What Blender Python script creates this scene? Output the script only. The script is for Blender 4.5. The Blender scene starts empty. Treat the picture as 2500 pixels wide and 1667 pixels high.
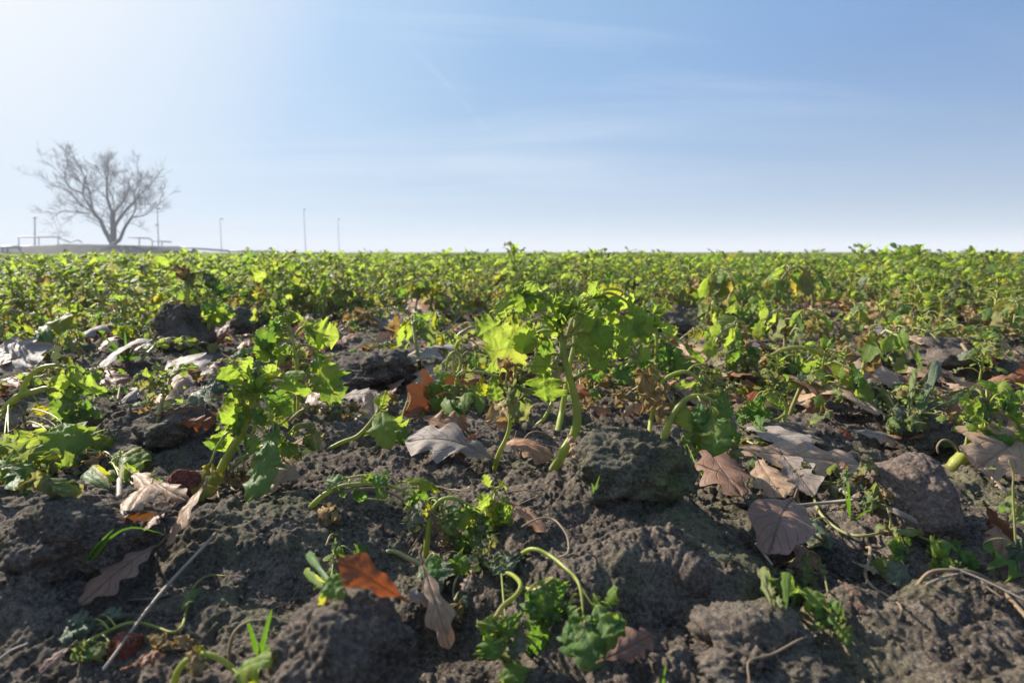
import bpy, math, random
import numpy as np
from mathutils import Vector, Matrix

random.seed(7)
rng = np.random.default_rng(7)
sc = bpy.context.scene
col = sc.collection
R = math.radians

# ------------------------------------------------------------------ camera
CAM_H, LENS = 0.24, 20.0
PITCH = R(8.9)
F = LENS / 36.0 * 2500.0
cam_d = bpy.data.cameras.new('camera')
cam_d.lens, cam_d.sensor_width = LENS, 36.0
cam_d.clip_start, cam_d.clip_end = 0.01, 6000
cam_d.dof.use_dof = True
cam_d.dof.focus_distance = 0.64
cam_d.dof.aperture_fstop = 7.5
cam = bpy.data.objects.new('camera', cam_d)
cam.location = (0, 0, CAM_H)
cam.rotation_euler = (math.pi / 2 - PITCH, 0, 0)
col.objects.link(cam)
sc.camera = cam

# ------------------------------------------------------------------ light
SUN_AZ, SUN_EL = -55.0, 29.0          # degrees from +Y (negative = towards the left), elevation
SUN_DIR = Vector((math.sin(R(SUN_AZ)) * math.cos(R(SUN_EL)), math.cos(R(SUN_AZ)) * math.cos(R(SUN_EL)), math.sin(R(SUN_EL))))
sun_d = bpy.data.lights.new('sun', 'SUN')
sun_d.energy, sun_d.angle, sun_d.color = 5.0, R(0.53), (1.0, 0.93, 0.82)
sun = bpy.data.objects.new('sun', sun_d)
sun.rotation_euler = SUN_DIR.to_track_quat('Z', 'Y').to_euler()
col.objects.link(sun)
sc.view_settings.view_transform = 'Standard'
sc.view_settings.look = 'None'
sc.view_settings.gamma = 1
sc.view_settings.exposure = 1.08
sc.view_settings.use_curve_mapping = False
sc.cycles.max_bounces = 8
sc.cycles.transparent_max_bounces = 8
sc.cycles.caustics_reflective = sc.cycles.caustics_refractive = False


class NT:
    """small node-tree helper"""
    def __init__(s, tree):
        s.t = tree; tree.nodes.clear()
    def n(s, kind, **kw):
        nd = s.t.nodes.new(kind)
        for k, v in kw.items():
            if k.startswith('i_'):
                key = k[2:]
                key = int(key) if key.isdigit() else key.replace('_', ' ')
                s.put(nd.inputs[key], v)
            else:
                setattr(nd, k, v)
        return nd
    def put(s, sock, v):
        if isinstance(v, bpy.types.NodeSocket):
            s.t.links.new(v, sock)
        elif hasattr(sock, 'default_value'):
            if isinstance(v, (tuple, list)) and len(v) == 3 and sock.type == 'RGBA':
                v = (*v, 1)
            sock.default_value = v
    def m(s, op, a, b=0.0, c=0.0, clamp=False):
        nd = s.t.nodes.new('ShaderNodeMath'); nd.operation = op; nd.use_clamp = clamp
        s.put(nd.inputs[0], a); s.put(nd.inputs[1], b); s.put(nd.inputs[2], c)
        return nd.outputs[0]
    def mix(s, f, a, b, mode='MIX'):
        nd = s.t.nodes.new('ShaderNodeMix'); nd.data_type = 'RGBA'; nd.blend_type = mode
        s.put(nd.inputs[0], f); s.put(nd.inputs[6], a); s.put(nd.inputs[7], b)
        return nd.outputs[2]
    def noise(s, vec, scale, detail=4, rough=0.55, dist=0.0, dims='3D'):
        nd = s.n('ShaderNodeTexNoise', noise_dimensions=dims)
        if vec is not None: s.put(nd.inputs['Vector'], vec)
        nd.inputs['Scale'].default_value = scale; nd.inputs['Detail'].default_value = detail
        nd.inputs['Roughness'].default_value = rough; nd.inputs['Distortion'].default_value = dist
        return nd.outputs[0]
    def ramp(s, v, lo, hi, a=0.0, b=1.0):
        nd = s.t.nodes.new('ShaderNodeMapRange'); nd.clamp = True
        s.put(nd.inputs[0], v)
        for i, x in enumerate((lo, hi, a, b)): s.put(nd.inputs[i + 1], x)
        return nd.outputs[0]


FWD_ = Vector((0, math.cos(PITCH), -math.sin(PITCH))); UP_ = Vector((0, math.sin(PITCH), math.cos(PITCH)))
world = bpy.data.worlds.new('World')
sc.world = world
world.use_nodes = True
w = NT(world.node_tree)
skyn = w.n('ShaderNodeTexSky', sky_type='NISHITA')
skyn.sun_disc = False
skyn.sun_elevation = R(SUN_EL)
skyn.sun_rotation = R(SUN_AZ)
skyn.air_density, skyn.dust_density, skyn.ozone_density = 1.0, 0.5, 3.0
dirv = w.n('ShaderNodeTexCoord').outputs['Generated']
sep = w.n('ShaderNodeSeparateXYZ', i_0=dirv)
X, Y, Z = sep.outputs
zz = w.m('ADD', w.m('MAXIMUM', Z, 0.0), 0.10)
pl = w.n('ShaderNodeCombineXYZ', i_0=w.m('DIVIDE', X, zz), i_1=w.m('DIVIDE', Y, zz), i_2=0.0).outputs[0]
mp = w.n('ShaderNodeMapping', i_Vector=pl, i_Rotation=(0, 0, R(28)), i_Scale=(0.22, 1.0, 1.0)).outputs[0]
c1 = w.noise(mp, 0.9, 9, 0.6, 0.7)
c2 = w.noise(pl, 0.35, 5, 0.5, 0.4)
wisps = w.m('MULTIPLY', w.ramp(c1, 0.46, 0.66), w.ramp(c2, 0.30, 0.56))
# thin high veil, thicker towards the sun's side and low over the field
sdot = w.n('ShaderNodeVectorMath', operation='DOT_PRODUCT', i_0=dirv, i_1=tuple(SUN_DIR)).outputs['Value']
veil = w.ramp(sdot, 0.0, 0.75, 0.74, 1.0)
wamt = w.m('MULTIPLY', wisps, w.ramp(sdot, 0.0, 0.8, 0.22, 0.62))
low = w.m('MULTIPLY', w.m('POWER', w.ramp(Z, 0.0, 0.30, 1.0, 0.0), 1.6), 0.85)
cr = w.n('ShaderNodeValToRGB', i_0=w.ramp(sdot, 0.0, 1.0))
for e, (ps, cc) in zip([cr.color_ramp.elements[0], cr.color_ramp.elements[1], cr.color_ramp.elements.new(.36), cr.color_ramp.elements.new(.64), cr.color_ramp.elements.new(.80)],
                       [(0, (1.15, 2.40, 4.9)), (1, (3.8, 5.3, 7.3)), (.36, (1.80, 3.30, 5.8)), (.64, (2.45, 4.05, 6.2)), (.80, (3.6, 5.1, 7.1))]):
    e.position = ps; e.color = (cc[0] / 8, cc[1] / 8, cc[2] / 8, 1)
veilcol = w.n('ShaderNodeVectorMath', operation='SCALE', i_0=cr.outputs[0], i_Scale=8.0).outputs[0]
skyc = w.mix(veil, skyn.outputs[0], veilcol)
skyc = w.mix(wamt, skyc, w.mix(w.ramp(sdot, 0.0, 0.95), (3.6, 4.6, 6.4), (6.3, 7.1, 7.9)))
# an old, broken condensation trail high in the middle of the sky
ta, tb = (FWD_ + UP_ * ((833.5 - 150) / F) + Vector((1, 0, 0)) * ((1040 - 1250) / F)).normalized(), (FWD_ + UP_ * ((833.5 - 315) / F) + Vector((1, 0, 0)) * ((1190 - 1250) / F)).normalized()
tn = ta.cross(tb).normalized(); tm = (ta + tb).normalized()
off = w.n('ShaderNodeVectorMath', operation='DOT_PRODUCT', i_0=dirv, i_1=tuple(tn)).outputs['Value']
off = w.m('ADD', off, w.m('MULTIPLY', w.m('SUBTRACT', w.noise(dirv, 9, 3), .5), .012))
along = w.n('ShaderNodeVectorMath', operation='DOT_PRODUCT', i_0=dirv, i_1=tuple(tm)).outputs['Value']
trail = w.m('MULTIPLY', w.m('MULTIPLY', w.ramp(w.m('ABSOLUTE', off), .0004, .006, 1, 0), w.ramp(along, .9935, .999)), w.ramp(w.noise(dirv, 30, 5), .35, .65, .2, 1))
skyc = w.mix(w.m('MULTIPLY', trail, .16), skyc, (6.4, 6.9, 7.6))
skyc = w.mix(low, skyc, w.mix(w.ramp(sdot, -0.05, 0.86), (3.1, 4.05, 5.0), (6.0, 6.9, 7.6)))
bg = w.n('ShaderNodeBackground', i_Color=skyc, i_Strength=0.0615)
w.t.links.new(bg.outputs[0], w.n('ShaderNodeOutputWorld').inputs[0])

# ------------------------------------------------------------------ pixel -> place
FWD = Vector((0, math.cos(PITCH), -math.sin(PITCH)))
UPV = Vector((0, math.sin(PITCH), math.cos(PITCH)))
def ray(px, py):
    return FWD + Vector((1, 0, 0)) * ((px - 1250.0) / F) + UPV * (-(py - 833.5) / F)
def at(px, py, depth):
    """the point seen at photograph pixel (px, py), depth metres along the view axis"""
    return Vector((0, 0, CAM_H)) + ray(px, py) * depth

# ------------------------------------------------------------------ noise (numpy)
def _h(ix, iy, iz, s):
    h = (ix.astype(np.int64) * 374761393 + iy.astype(np.int64) * 668265263 + iz.astype(np.int64) * 2147483647 + s * 974711) & 0xffffffff
    h = ((h ^ (h >> 13)) * 1274126177) & 0xffffffff
    h = (h ^ (h >> 16)) & 0xffffffff
    h = (h * 2246822519) & 0xffffffff
    return (h ^ (h >> 15)) & 0xffffffff
def perlin2(x, y, s=0):
    x0 = np.floor(x); y0 = np.floor(y); fx = x - x0; fy = y - y0
    ux = fx * fx * fx * (fx * (fx * 6 - 15) + 10); uy = fy * fy * fy * (fy * (fy * 6 - 15) + 10)
    z = np.zeros_like(x0)
    def g(i, j):
        a = _h(x0 + i, y0 + j, z, s) * (2 * np.pi / 4294967296.0)
        return np.cos(a) * (fx - i) + np.sin(a) * (fy - j)
    a = g(0, 0) * (1 - ux) + g(1, 0) * ux
    b = g(0, 1) * (1 - ux) + g(1, 1) * ux
    return (a * (1 - uy) + b * uy) * 1.4
def perlin3(p, s=0):
    x, y, z = p[:, 0], p[:, 1], p[:, 2]
    x0, y0, z0 = np.floor(x), np.floor(y), np.floor(z)
    fx, fy, fz = x - x0, y - y0, z - z0
    q = lambda t: t * t * t * (t * (t * 6 - 15) + 10)
    ux, uy, uz = q(fx), q(fy), q(fz)
    out = np.zeros_like(x)
    for i in (0, 1):
        for j in (0, 1):
            for k in (0, 1):
                h = _h(x0 + i, y0 + j, z0 + k, s)
                a = (h & 0xffff) * (2 * np.pi / 65536.0); c = ((h >> 16) & 0xffff) / 32768.0 - 1.0
                r_ = np.sqrt(np.maximum(0, 1 - c * c))
                g = np.cos(a) * r_ * (fx - i) + np.sin(a) * r_ * (fy - j) + c * (fz - k)
                out += g * (ux if i else 1 - ux) * (uy if j else 1 - uy) * (uz if k else 1 - uz)
    return out * 1.5
def worley2(x, y, s=0):
    """cell domes: 1 at a cell centre falling to 0, with a random size per cell; the highest neighbour wins"""
    x0 = np.floor(x); y0 = np.floor(y); z = np.zeros_like(x0)
    best = np.zeros_like(x)
    for i in (-1, 0, 1):
        for j in (-1, 0, 1):
            a = _h(x0 + i, y0 + j, z, s)
            cx = i + (a & 0xffff) / 65536.0; cy = j + ((a >> 16) & 0xffff) / 65536.0
            b = _h(x0 + i, y0 + j, z, s + 91)
            sz = 0.45 + 0.55 * (b & 0xffff) / 65536.0
            el = 0.7 + 0.6 * ((b >> 16) & 0xff) / 256.0
            dx = (x - x0 - cx) * el; dy = (y - y0 - cy) / el
            d2 = (dx * dx + dy * dy) / (sz * sz)
            best = np.maximum(best, sz * np.sqrt(np.maximum(0, 1 - d2)))
    return best
def worley3(p, s=0):
    x, y, z = p[:, 0], p[:, 1], p[:, 2]
    x0, y0, z0 = np.floor(x), np.floor(y), np.floor(z)
    best = np.full_like(x, 9.0)
    for i in (-1, 0, 1):
        for j in (-1, 0, 1):
            for k in (-1, 0, 1):
                a = _h(x0 + i, y0 + j, z0 + k, s)
                b = _h(x0 + i, y0 + j, z0 + k, s + 91)
                d = (x - x0 - i - (a & 0xffff) / 65536.) ** 2 + (y - y0 - j - ((a >> 16) & 0xffff) / 65536.) ** 2 + (z - z0 - k - (b & 0xffff) / 65536.) ** 2
                best = np.minimum(best, d)
    return np.sqrt(best)

# ------------------------------------------------------------------ ground height
def flat(px, py, z=0.0):
    d = ray(px, py); t = (z - CAM_H) / d.z
    return Vector((0, 0, CAM_H)) + d * t
# (pixel x, pixel y, radius across m, radius along m, height m, steepness)
MOUNDS = [(1480, 1330, .13, .115, .040, 1.3), (1560, 1560, .10, .08, .022, 1.2), (120, 1380, .085, .10, .030, 1.6),
          (900, 900, .11, .10, .045, 1.5), (700, 1320, .10, .08, .020, 1.3), (2330, 1600, .11, .075, .030, 1.6),
          (1950, 1050, .12, .10, .022, 1.3), (370, 1080, .10, .07, .020, 1.5), (2250, 1040, .13, .08, .020, 1.3),
          (2330, 900, .16, .14, .045, 1.4), (560, 790, .16, .16, .030, 1.3), (860, 1050, .09, .05, .012, 1.3),
          (1000, 1230, .10, .05, .012, 1.4), (1700, 780, .22, .16, .04, 1.4), (1350, 1000, .12, .08, .014, 1.3),
          (2100, 780, .3, .25, .035, 1.3), (300, 980, .2, .12, .02, 1.3), (1150, 1600, .07, .06, -.016, 1.2),
          (430, 1560, .12, .07, .012, 1.3), (1880, 1330, .14, .10, -.010, 1.2), (2000, 1450, .16, .07, .008, 1.2)]
MW = []
for (px, py, ra, rb, hh, st) in MOUNDS:
    p = flat(px, py); MW.append((p.x, p.y, ra, rb, hh, st))
def G(x, y, fine=True):
    x = np.atleast_1d(np.asarray(x, float)); y = np.atleast_1d(np.asarray(y, float))
    d = np.hypot(x, y)
    wx = x + 0.018 * perlin2(x * 14, y * 14, 3) + 0.006 * perlin2(x * 50, y * 50, 5)
    wy = y + 0.018 * perlin2(x * 14, y * 14, 4) + 0.006 * perlin2(x * 50, y * 50, 6)
    z = 0.016 * perlin2(x * 2.1, y * 2.1, 1) + 0.012 * perlin2(x * 5.3, y * 5.3, 2)
    z = z * np.clip(1.3 - d / 14.0, 0.25, 1)
    for (mx, my, ra, rb, hh, st) in MW:
        q = ((wx - mx) / ra) ** 2 + ((wy - my) / rb) ** 2
        m = np.clip(1 - q, 0, 1)
        z = z + hh * (m * m * (3 - 2 * m)) ** (1 / st)
    rough = np.clip(0.62 + 0.8 * perlin2(x * 4 + 9, y * 4, 11), 0.15, 1.3)
    near = np.clip(1.4 - d / 7.0, 0.3, 1.0)
    z = z + near * rough * (0.020 * worley2(wx * 13, wy * 13, 21) + 0.0105 * worley2(wx * 27 + 3, wy * 27, 22))
    rough2 = np.clip(0.6 + 0.9 * perlin2(x * 13 + 2, y * 13, 12), 0.2, 1.2)
    z = z + near * rough2 * 0.0062 * worley2(wx * 52, wy * 52 + 5, 23)
    z = z + 0.004 * perlin2(wx * 38, wy * 38, 31) * near
    if fine:
        rough3 = np.clip(0.75 + 0.9 * perlin2(x * 22 + 7, y * 22, 13), 0.15, 1.5)
        z = z + rough3 * (0.0046 * worley2(wx * 98, wy * 98, 24) + 0.0030 * worley2(wx * 190, wy * 190, 25) * (d < 3) + .0014 * worley2(x * 380, y * 380, 26) * (d < 1.6))
        z = z + 0.0011 * perlin2(x * 260, y * 260, 33) * (d < 2.5) + 0.0016 * perlin2(x * 120, y * 120, 34)
    if not fine: z = z + 0.0042 * rough2 * (d < 3)      # things rest on the crumbs
    # the field swells very gently towards the right and falls away a little on the left
    z = z + np.clip(d - 4, 0, 60) * (0.0004 + 0.0012 * np.tanh(x / (np.abs(y) + 1.0))) - 0.02
    return z
def gz(x, y):
    return float(G(x, y, False)[0])
_T = np.concatenate([np.linspace(0.22, 3.0, 420), np.geomspace(3.02, 60, 200)])
def hit(px, py):
    d = ray(px, py)
    z = CAM_H + d.z * _T
    g = G(d.x * _T, d.y * _T, False)
    i = np.argmax(z < g)
    if not (z < g).any(): i = len(_T) - 1
    if i > 0:
        a, b = z[i - 1] - g[i - 1], z[i] - g[i]
        t = _T[i - 1] + (_T[i] - _T[i - 1]) * (a / (a - b) if a != b else 1)
    else: t = _T[0]
    return Vector((0, 0, CAM_H)) + d * float(t), float(t)

# ------------------------------------------------------------------ object helpers
def tag(o, label=None, cat=None, group=None, kind=None):
    if label: o['label'] = label
    if cat: o['category'] = cat
    if group: o['group'] = group
    if kind: o['kind'] = kind
    return o
def empty(name, loc, label, cat, group=None):
    o = bpy.data.objects.new(name, None); col.objects.link(o)
    o.location = loc; o.empty_display_size = 0.02
    return tag(o, label, cat, group)
def mesh_np(name, V, Fq, UV=None, mats=(), midx=None, smooth=True):
    """V (n,3); Fq: int array (m,4) of quads, or list of index lists; UV per vertex"""
    me = bpy.data.meshes.new(name)
    V = np.asarray(V, np.float32)
    if isinstance(Fq, np.ndarray):
        k = Fq.shape[1]; m = len(Fq)
        me.vertices.add(len(V)); me.vertices.foreach_set('co', V.ravel())
        me.loops.add(m * k); me.loops.foreach_set('vertex_index', Fq.ravel().astype(np.int32))
        me.polygons.add(m); me.polygons.foreach_set('loop_start', np.arange(0, m * k, k, dtype=np.int32))
        me.update(calc_edges=True)
    else:
        me.from_pydata([tuple(v) for v in V], [], Fq)
    for mt in mats: me.materials.append(mt)
    if UV is not None:
        uvl = me.uv_layers.new(name='UVMap')
        li = np.empty(len(me.loops), np.int32); me.loops.foreach_get('vertex_index', li)
        uvl.data.foreach_set('uv', np.asarray(UV, np.float32)[li].ravel())
    if midx is not None: me.polygons.foreach_set('material_index', np.asarray(midx, np.int32))
    if smooth: me.polygons.foreach_set('use_smooth', np.ones(len(me.polygons), bool))
    me.update()
    return me
def link(name, me, parent=None, loc=None):
    o = bpy.data.objects.new(name, me); col.objects.link(o)
    if parent: o.parent = parent
    if loc is not None: o.location = loc
    return o
class MB:
    """collects (verts, quads, uvs, material) pieces into one mesh"""
    def __init__(s): s.V, s.F, s.U, s.M, s.mats, s.n = [], [], [], [], [], 0
    def add(s, piece, mat):
        V, Fq, U = piece
        if mat not in s.mats: s.mats.append(mat)
        s.V.append(V); s.F.append(Fq + s.n); s.U.append(U); s.M.append(np.full(len(Fq), s.mats.index(mat))); s.n += len(V)
    def mesh(s, name, off=None):
        V = np.concatenate(s.V)
        if off is not None: V = V - np.array(off)
        return mesh_np(name, V, np.concatenate(s.F), np.concatenate(s.U), s.mats, np.concatenate(s.M))
def grid_faces(a, b, wrap=False):
    i = np.arange(a - 1)[:, None]; j = np.arange(b if wrap else b - 1)[None, :]
    j2 = (j + 1) % b
    return np.stack([i * b + j, i * b + j2, (i + 1) * b + j2, (i + 1) * b + j], -1).reshape(-1, 4)
def smooth_path(P, n):
    """Catmull-Rom through P (list of 3-vectors) -> n points"""
    P = np.array([tuple(p) for p in P], float)
    if len(P) == 2: return P[0] + (P[1] - P[0]) * np.linspace(0, 1, n)[:, None]
    Q = np.vstack([2 * P[0] - P[1], P, 2 * P[-1] - P[-2]])
    seg = np.concatenate([[0], np.cumsum(np.linalg.norm(np.diff(P, axis=0), axis=1))]); seg /= seg[-1]
    t = np.linspace(0, 1, n); k = np.clip(np.searchsorted(seg, t, 'right') - 1, 0, len(P) - 2)
    f = ((t - seg[k]) / np.maximum(seg[k + 1] - seg[k], 1e-9))[:, None]
    a, b, c, d = Q[k], Q[k + 1], Q[k + 2], Q[k + 3]
    return 0.5 * (2 * b + (c - a) * f + (2 * a - 5 * b + 4 * c - d) * f ** 2 + (3 * b - a - 3 * c + d) * f ** 3)
def frames(C, hint):
    T = np.gradient(C, axis=0); T /= np.linalg.norm(T, axis=1)[:, None] + 1e-12
    N = np.empty_like(C); n = np.array(hint, float)
    for i in range(len(C)):
        n = n - T[i] * n.dot(T[i]); l = np.linalg.norm(n)
        if l < 1e-6: n = np.cross(T[i], [0.3, 0.5, 0.8]); l = np.linalg.norm(n)
        n = n / l; N[i] = n
    return T, N, np.cross(T, N)
def tube(P, r0, r1, n=10, sides=7, jitter=0.0, seed=0, knob=None):
    C = smooth_path(P, n)
    T, N, B = frames(C, (0.2, -1, 0.1))
    t = np.linspace(0, 1, n)
    r = r0 + (r1 - r0) * t
    r = r * (1 + .035 * np.sin(t * 27 + seed * 1.7) + .03 * np.sin(t * 51 + seed))
    if knob: r = r * (1 + 0.25 * np.exp(-((t - 1) / .08) ** 2))
    a = np.linspace(0, 2 * np.pi, sides, endpoint=False)
    rr = r[:, None] * (1 + 0.12 * np.sin(a * 3 + seed)[None, :] * (0.5 + jitter))
    V = C[:, None, :] + rr[..., None] * (np.cos(a)[None, :, None] * N[:, None, :] + np.sin(a)[None, :, None] * B[:, None, :])
    if jitter:
        V = V + (rng.random(V.shape) - .5) * 2 * r[:, None, None] * jitter
    V = V.reshape(-1, 3)
    Fq = grid_faces(n, sides, True)
    # close both ends with a point each (degenerate quads kept as quads of two triangles)
    e0, e1 = len(V), len(V) + 1
    V = np.vstack([V, C[0] - T[0] * r0 * .5, C[-1] + T[-1] * r1 * 1.2])
    j = np.arange(0, sides - 1, 2) if False else np.arange(sides)
    cap = []
    for q in range(0, sides, 2):
        q1, q2 = (q + 1) % sides, (q + 2) % sides
        if q2 == (q + 1) % sides: continue
        if q + 1 >= sides: cap.append((e0, q, q1, q1)); continue
        cap.append((e0, q2, q1, q)); b = (n - 1) * sides; cap.append((e1, b + q, b + q1, b + q2))
    cap = [c for c in cap if len(set(c)) == 4]
    Fq = np.vstack([Fq, np.array(cap)])
    U = np.stack([np.repeat(t, sides), np.tile(a / (2 * np.pi), n)], -1)
    U = np.vstack([U, [0, 0], [1, 0]])
    return V, Fq, U

# ------------------------------------------------------------------ leaves
def leaf_piece(P0, P1, W, nrm, arch=0.12, curl=0.6, crk=0.06, style='mustard', nu=22, nv=10, seed=0, lobes=None, twist=0.0, hang=0.0):
    """a leaf blade from P0 (foot) to P1 (tip), W across, its upper face towards nrm.
    arch: how far the midrib bows towards nrm (share of length); curl: how far the halves roll down (radians at the edge)"""
    r_ = np.random.default_rng(seed)
    P0 = np.array(tuple(P0), float); P1 = np.array(tuple(P1), float)
    L = np.linalg.norm(P1 - P0)
    ax = (P1 - P0) / L
    n0 = np.array(tuple(nrm), float); n0 -= ax * n0.dot(ax); n0 /= np.linalg.norm(n0) + 1e-9
    u = np.linspace(0, 1, nu); v = np.linspace(-1, 1, nv + 1)
    C = P0 + ax * (L * u)[:, None] + n0 * (arch * L * 4 * u * (1 - u) ** (1 + hang))[:, None]
    side0 = np.cross(ax, n0)
    C = C + side0 * (L * 0.05 * r_.uniform(-1, 1) * np.sin(u * np.pi))[:, None]
    T, N, B = frames(C, n0)
    tw = twist * u
    N, B = N * np.cos(tw)[:, None] + B * np.sin(tw)[:, None], B * np.cos(tw)[:, None] - N * np.sin(tw)[:, None]
    ph = r_.uniform(0, 6.28, 8)
    if style == 'mustard':
        w0 = np.interp(u, [0, .06, .16, .24, .36, .55, .74, .88, .96, 1], [.10, .34, .42, .36, .82, 1.0, .93, .66, .36, .05])
        lob = lobes if lobes is not None else 3.0
        def edge(sgn, p):
            t = u * lob * 2 * np.pi
            a = w0 * (1 + .20 * np.sin(t + p) + .13 * np.sin(2.3 * t + 2 * p) + .12 * r_.uniform(-1, 1, nu))
            a[1::2] *= 0.84
            return a
    elif style == 'tuft':
        w0 = np.interp(u, [0, .1, .3, .6, .85, 1], [.25, .6, .9, 1.0, .6, .04])
        def edge(sgn, p):
            a = w0 * (1 + .12 * r_.uniform(-1, 1, nu)); a[1::2] *= 0.72; return a
    else:  # oak: rounded lobes, deep bays
        lob = lobes if lobes is not None else 4.0
        env = np.interp(u, [0, .05, .2, .45, .68, .85, .95, 1], [.03, .10, .42, .85, 1.0, .74, .46, .06])
        def edge(sgn, p):
            t = (u ** 0.9) * lob * 2 * np.pi + p
            s_ = .5 + .5 * np.sin(t)
            a = env * (.52 + .48 * s_ ** .8) * (1 + .10 * np.sin(t * .5 + p * 3))
            return a
    eL, eR = edge(1, ph[0]), edge(-1, ph[0] + r_.uniform(-.7, .7))
    half = np.where(v[None, :] >= 0, eR[:, None], eL[:, None]) * (W / 2)
    if style == 'oak':
        s = v[None, :] * half
        fwd = 0.10 * L * (np.abs(v)[None, :] ** 1.4) * (half / (W / 2)) * (1 - u[:, None]) * 1.2
    else:
        s = v[None, :] * half
        fwd = L * (0.13 * np.abs(v)[None, :] ** 1.3 * np.sin(np.pi * u)[:, None] * (0.6 - u[:, None]) * 2)
        fwd = fwd - 0.09 * L * (np.abs(v)[None, :] ** 2) * (np.abs(u[:, None] - .3) < .12)
    k = curl / (W / 2 + 1e-9)
    kk = k * (1 + .35 * np.sin(u * 5 + ph[3]))[:, None] + 1e-6
    X = np.sin(s * kk) / kk; Zd = -(1 - np.cos(s * kk)) / np.abs(kk) * np.sign(curl if curl else 1)
    # ripples that grow towards the edge, and fine blistering between the veins
    rip = (np.abs(v)[None, :] ** 1.5) * (np.sin(u[:, None] * 17 + ph[1] + 2 * np.sign(v)[None, :]) * .55 + np.sin(u[:, None] * 31 + ph[2] + v[None, :] * 3) * .35)
    bl = np.sin(u[:, None] * 26 - np.abs(v)[None, :] * 9 + ph[4]) * np.sin(v[None, :] * 8 + ph[5]) * (np.abs(v)[None, :] > .1)
    Zd = Zd + W * crk * (rip + .35 * bl)
    Zd = Zd - W * .035 * np.exp(-(v[None, :] / .12) ** 2)
    V = C[:, None, :] + B[:, None, :] * X[..., None] + N[:, None, :] * Zd[..., None] + T[:, None, :] * fwd[..., None]
    if crk > .09:
        q = V.reshape(-1, 3) * (2.2 / W)
        d = np.stack([perlin3(q, seed + 1), perlin3(q + 7, seed + 2), perlin3(q + 13, seed + 3)], -1)
        V = V + (d * W * min(crk, .5) * 0.9).reshape(V.shape)
    V = V.reshape(-1, 3)
    U = np.stack([np.repeat(u, nv + 1), np.tile(v * .5 + .5, nu)], -1)
    return V, grid_faces(nu, nv + 1), U

# ------------------------------------------------------------------ materials
def new_mat(name):
    m = bpy.data.materials.new(name); m.use_nodes = True
    return m, NT(m.node_tree)
def out_(t, sh, disp=None):
    o = t.n('ShaderNodeOutputMaterial'); t.t.links.new(sh, o.inputs[0])
def leaf_mat(name, dcol, dcol2, tcol, tcol2, trans=0.5, rough=0.45, spot=0.35, spotcol=(.33, .28, .05), edge=(.30, .20, .05), coat=0.3, veins=1.0):
    m, t = new_mat(name)
    oi = t.n('ShaderNodeObjectInfo'); rnd = oi.outputs['Random']
    geo = t.n('ShaderNodeNewGeometry').outputs['Position']
    uv = t.n('ShaderNodeTexCoord').outputs['UV']
    s = t.n('ShaderNodeSeparateXYZ', i_0=uv)
    u, v = s.outputs[0], t.m('ABSOLUTE', t.m('MULTIPLY', t.m('SUBTRACT', s.outputs[1], 0.5), 2.0))
    n1 = t.noise(geo, 55, 3); n2 = t.noise(geo, 210, 4, .6)
    nn = t.m('ADD', t.m('MULTIPLY', n1, .6), t.m('MULTIPLY', n2, .4))
    f = t.m('ADD', t.ramp(nn, .38, .62), t.m('SUBTRACT', rnd, .5), clamp=True)
    d = t.mix(f, dcol, dcol2); tr = t.mix(f, tcol, tcol2)
    # ageing: yellow or brown blotches and rims
    e = t.m('MULTIPLY', t.ramp(t.m('ADD', t.m('POWER', v, 3.0), t.m('MULTIPLY', t.m('SUBTRACT', nn, .5), 3.0)), .78, 1.1), spot, clamp=True)
    sp = t.m('MULTIPLY', t.ramp(t.m('ADD', n1, t.m('MULTIPLY', t.m('SUBTRACT', rnd, .5), .25)), .60, .70), spot, clamp=True)
    d = t.mix(sp, d, spotcol); tr = t.mix(sp, tr, tuple(min(1, c * 1.5) for c in spotcol))
    d = t.mix(e, d, edge); tr = t.mix(e, tr, tuple(min(1, c * 1.4) for c in edge))
    # veins
    mid = t.ramp(v, .025, .07, 1, 0)
    ph = t.m('FRACT', t.m('SUBTRACT', t.m('MULTIPLY', u, 6.0), t.m('MULTIPLY', v, 1.7)))
    sv = t.m('MULTIPLY', t.ramp(t.m('ABSOLUTE', t.m('SUBTRACT', ph, .5)), .03, .10, 1, 0), t.ramp(v, .7, 1.0, .8, 0))
    vn = t.m('MULTIPLY', t.m('MAXIMUM', mid, sv), .5 * veins)
    d = t.mix(vn, d, tuple(c * 1.8 + .02 for c in dcol2)); tr = t.mix(t.m('MULTIPLY', vn, .9), tr, tuple(c * .55 for c in tcol2))
    bmp = t.n('ShaderNodeBump', i_Strength=.55, i_Distance=.0006, i_Height=t.m('SUBTRACT', t.noise(geo, 420, 3), t.m('MULTIPLY', vn, 1.4)))
    p = t.n('ShaderNodeBsdfPrincipled', i_Base_Color=d, i_Roughness=t.ramp(n2, .3, .7, rough - .08, rough + .15), i_Normal=bmp.outputs[0])
    p.inputs['Specular IOR Level'].default_value = coat
    q = t.n('ShaderNodeBsdfTranslucent', i_Color=tr, i_Normal=bmp.outputs[0])
    mx = t.n('ShaderNodeMixShader', i_Fac=trans, i_1=p.outputs[0], i_2=q.outputs[0])
    out_(t, mx.outputs[0])
    return m
M = {}
M['leaf'] = leaf_mat('fresh_leaf', (.125, .205, .042), (.19, .26, .06), (.34, .48, .045), (.46, .57, .075), .58, .52, .5, (.36, .34, .04))
M['leaf_deep'] = leaf_mat('deep_green_leaf', (.08, .155, .045), (.115, .19, .05), (.20, .38, .035), (.30, .46, .05), .48, .52, .35)
M['leaf_yellow'] = leaf_mat('yellowing_leaf', (.13, .19, .02), (.25, .23, .03), (.42, .50, .02), (.52, .44, .04), .55, .5, .9, (.42, .30, .05), (.36, .20, .05))
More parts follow.
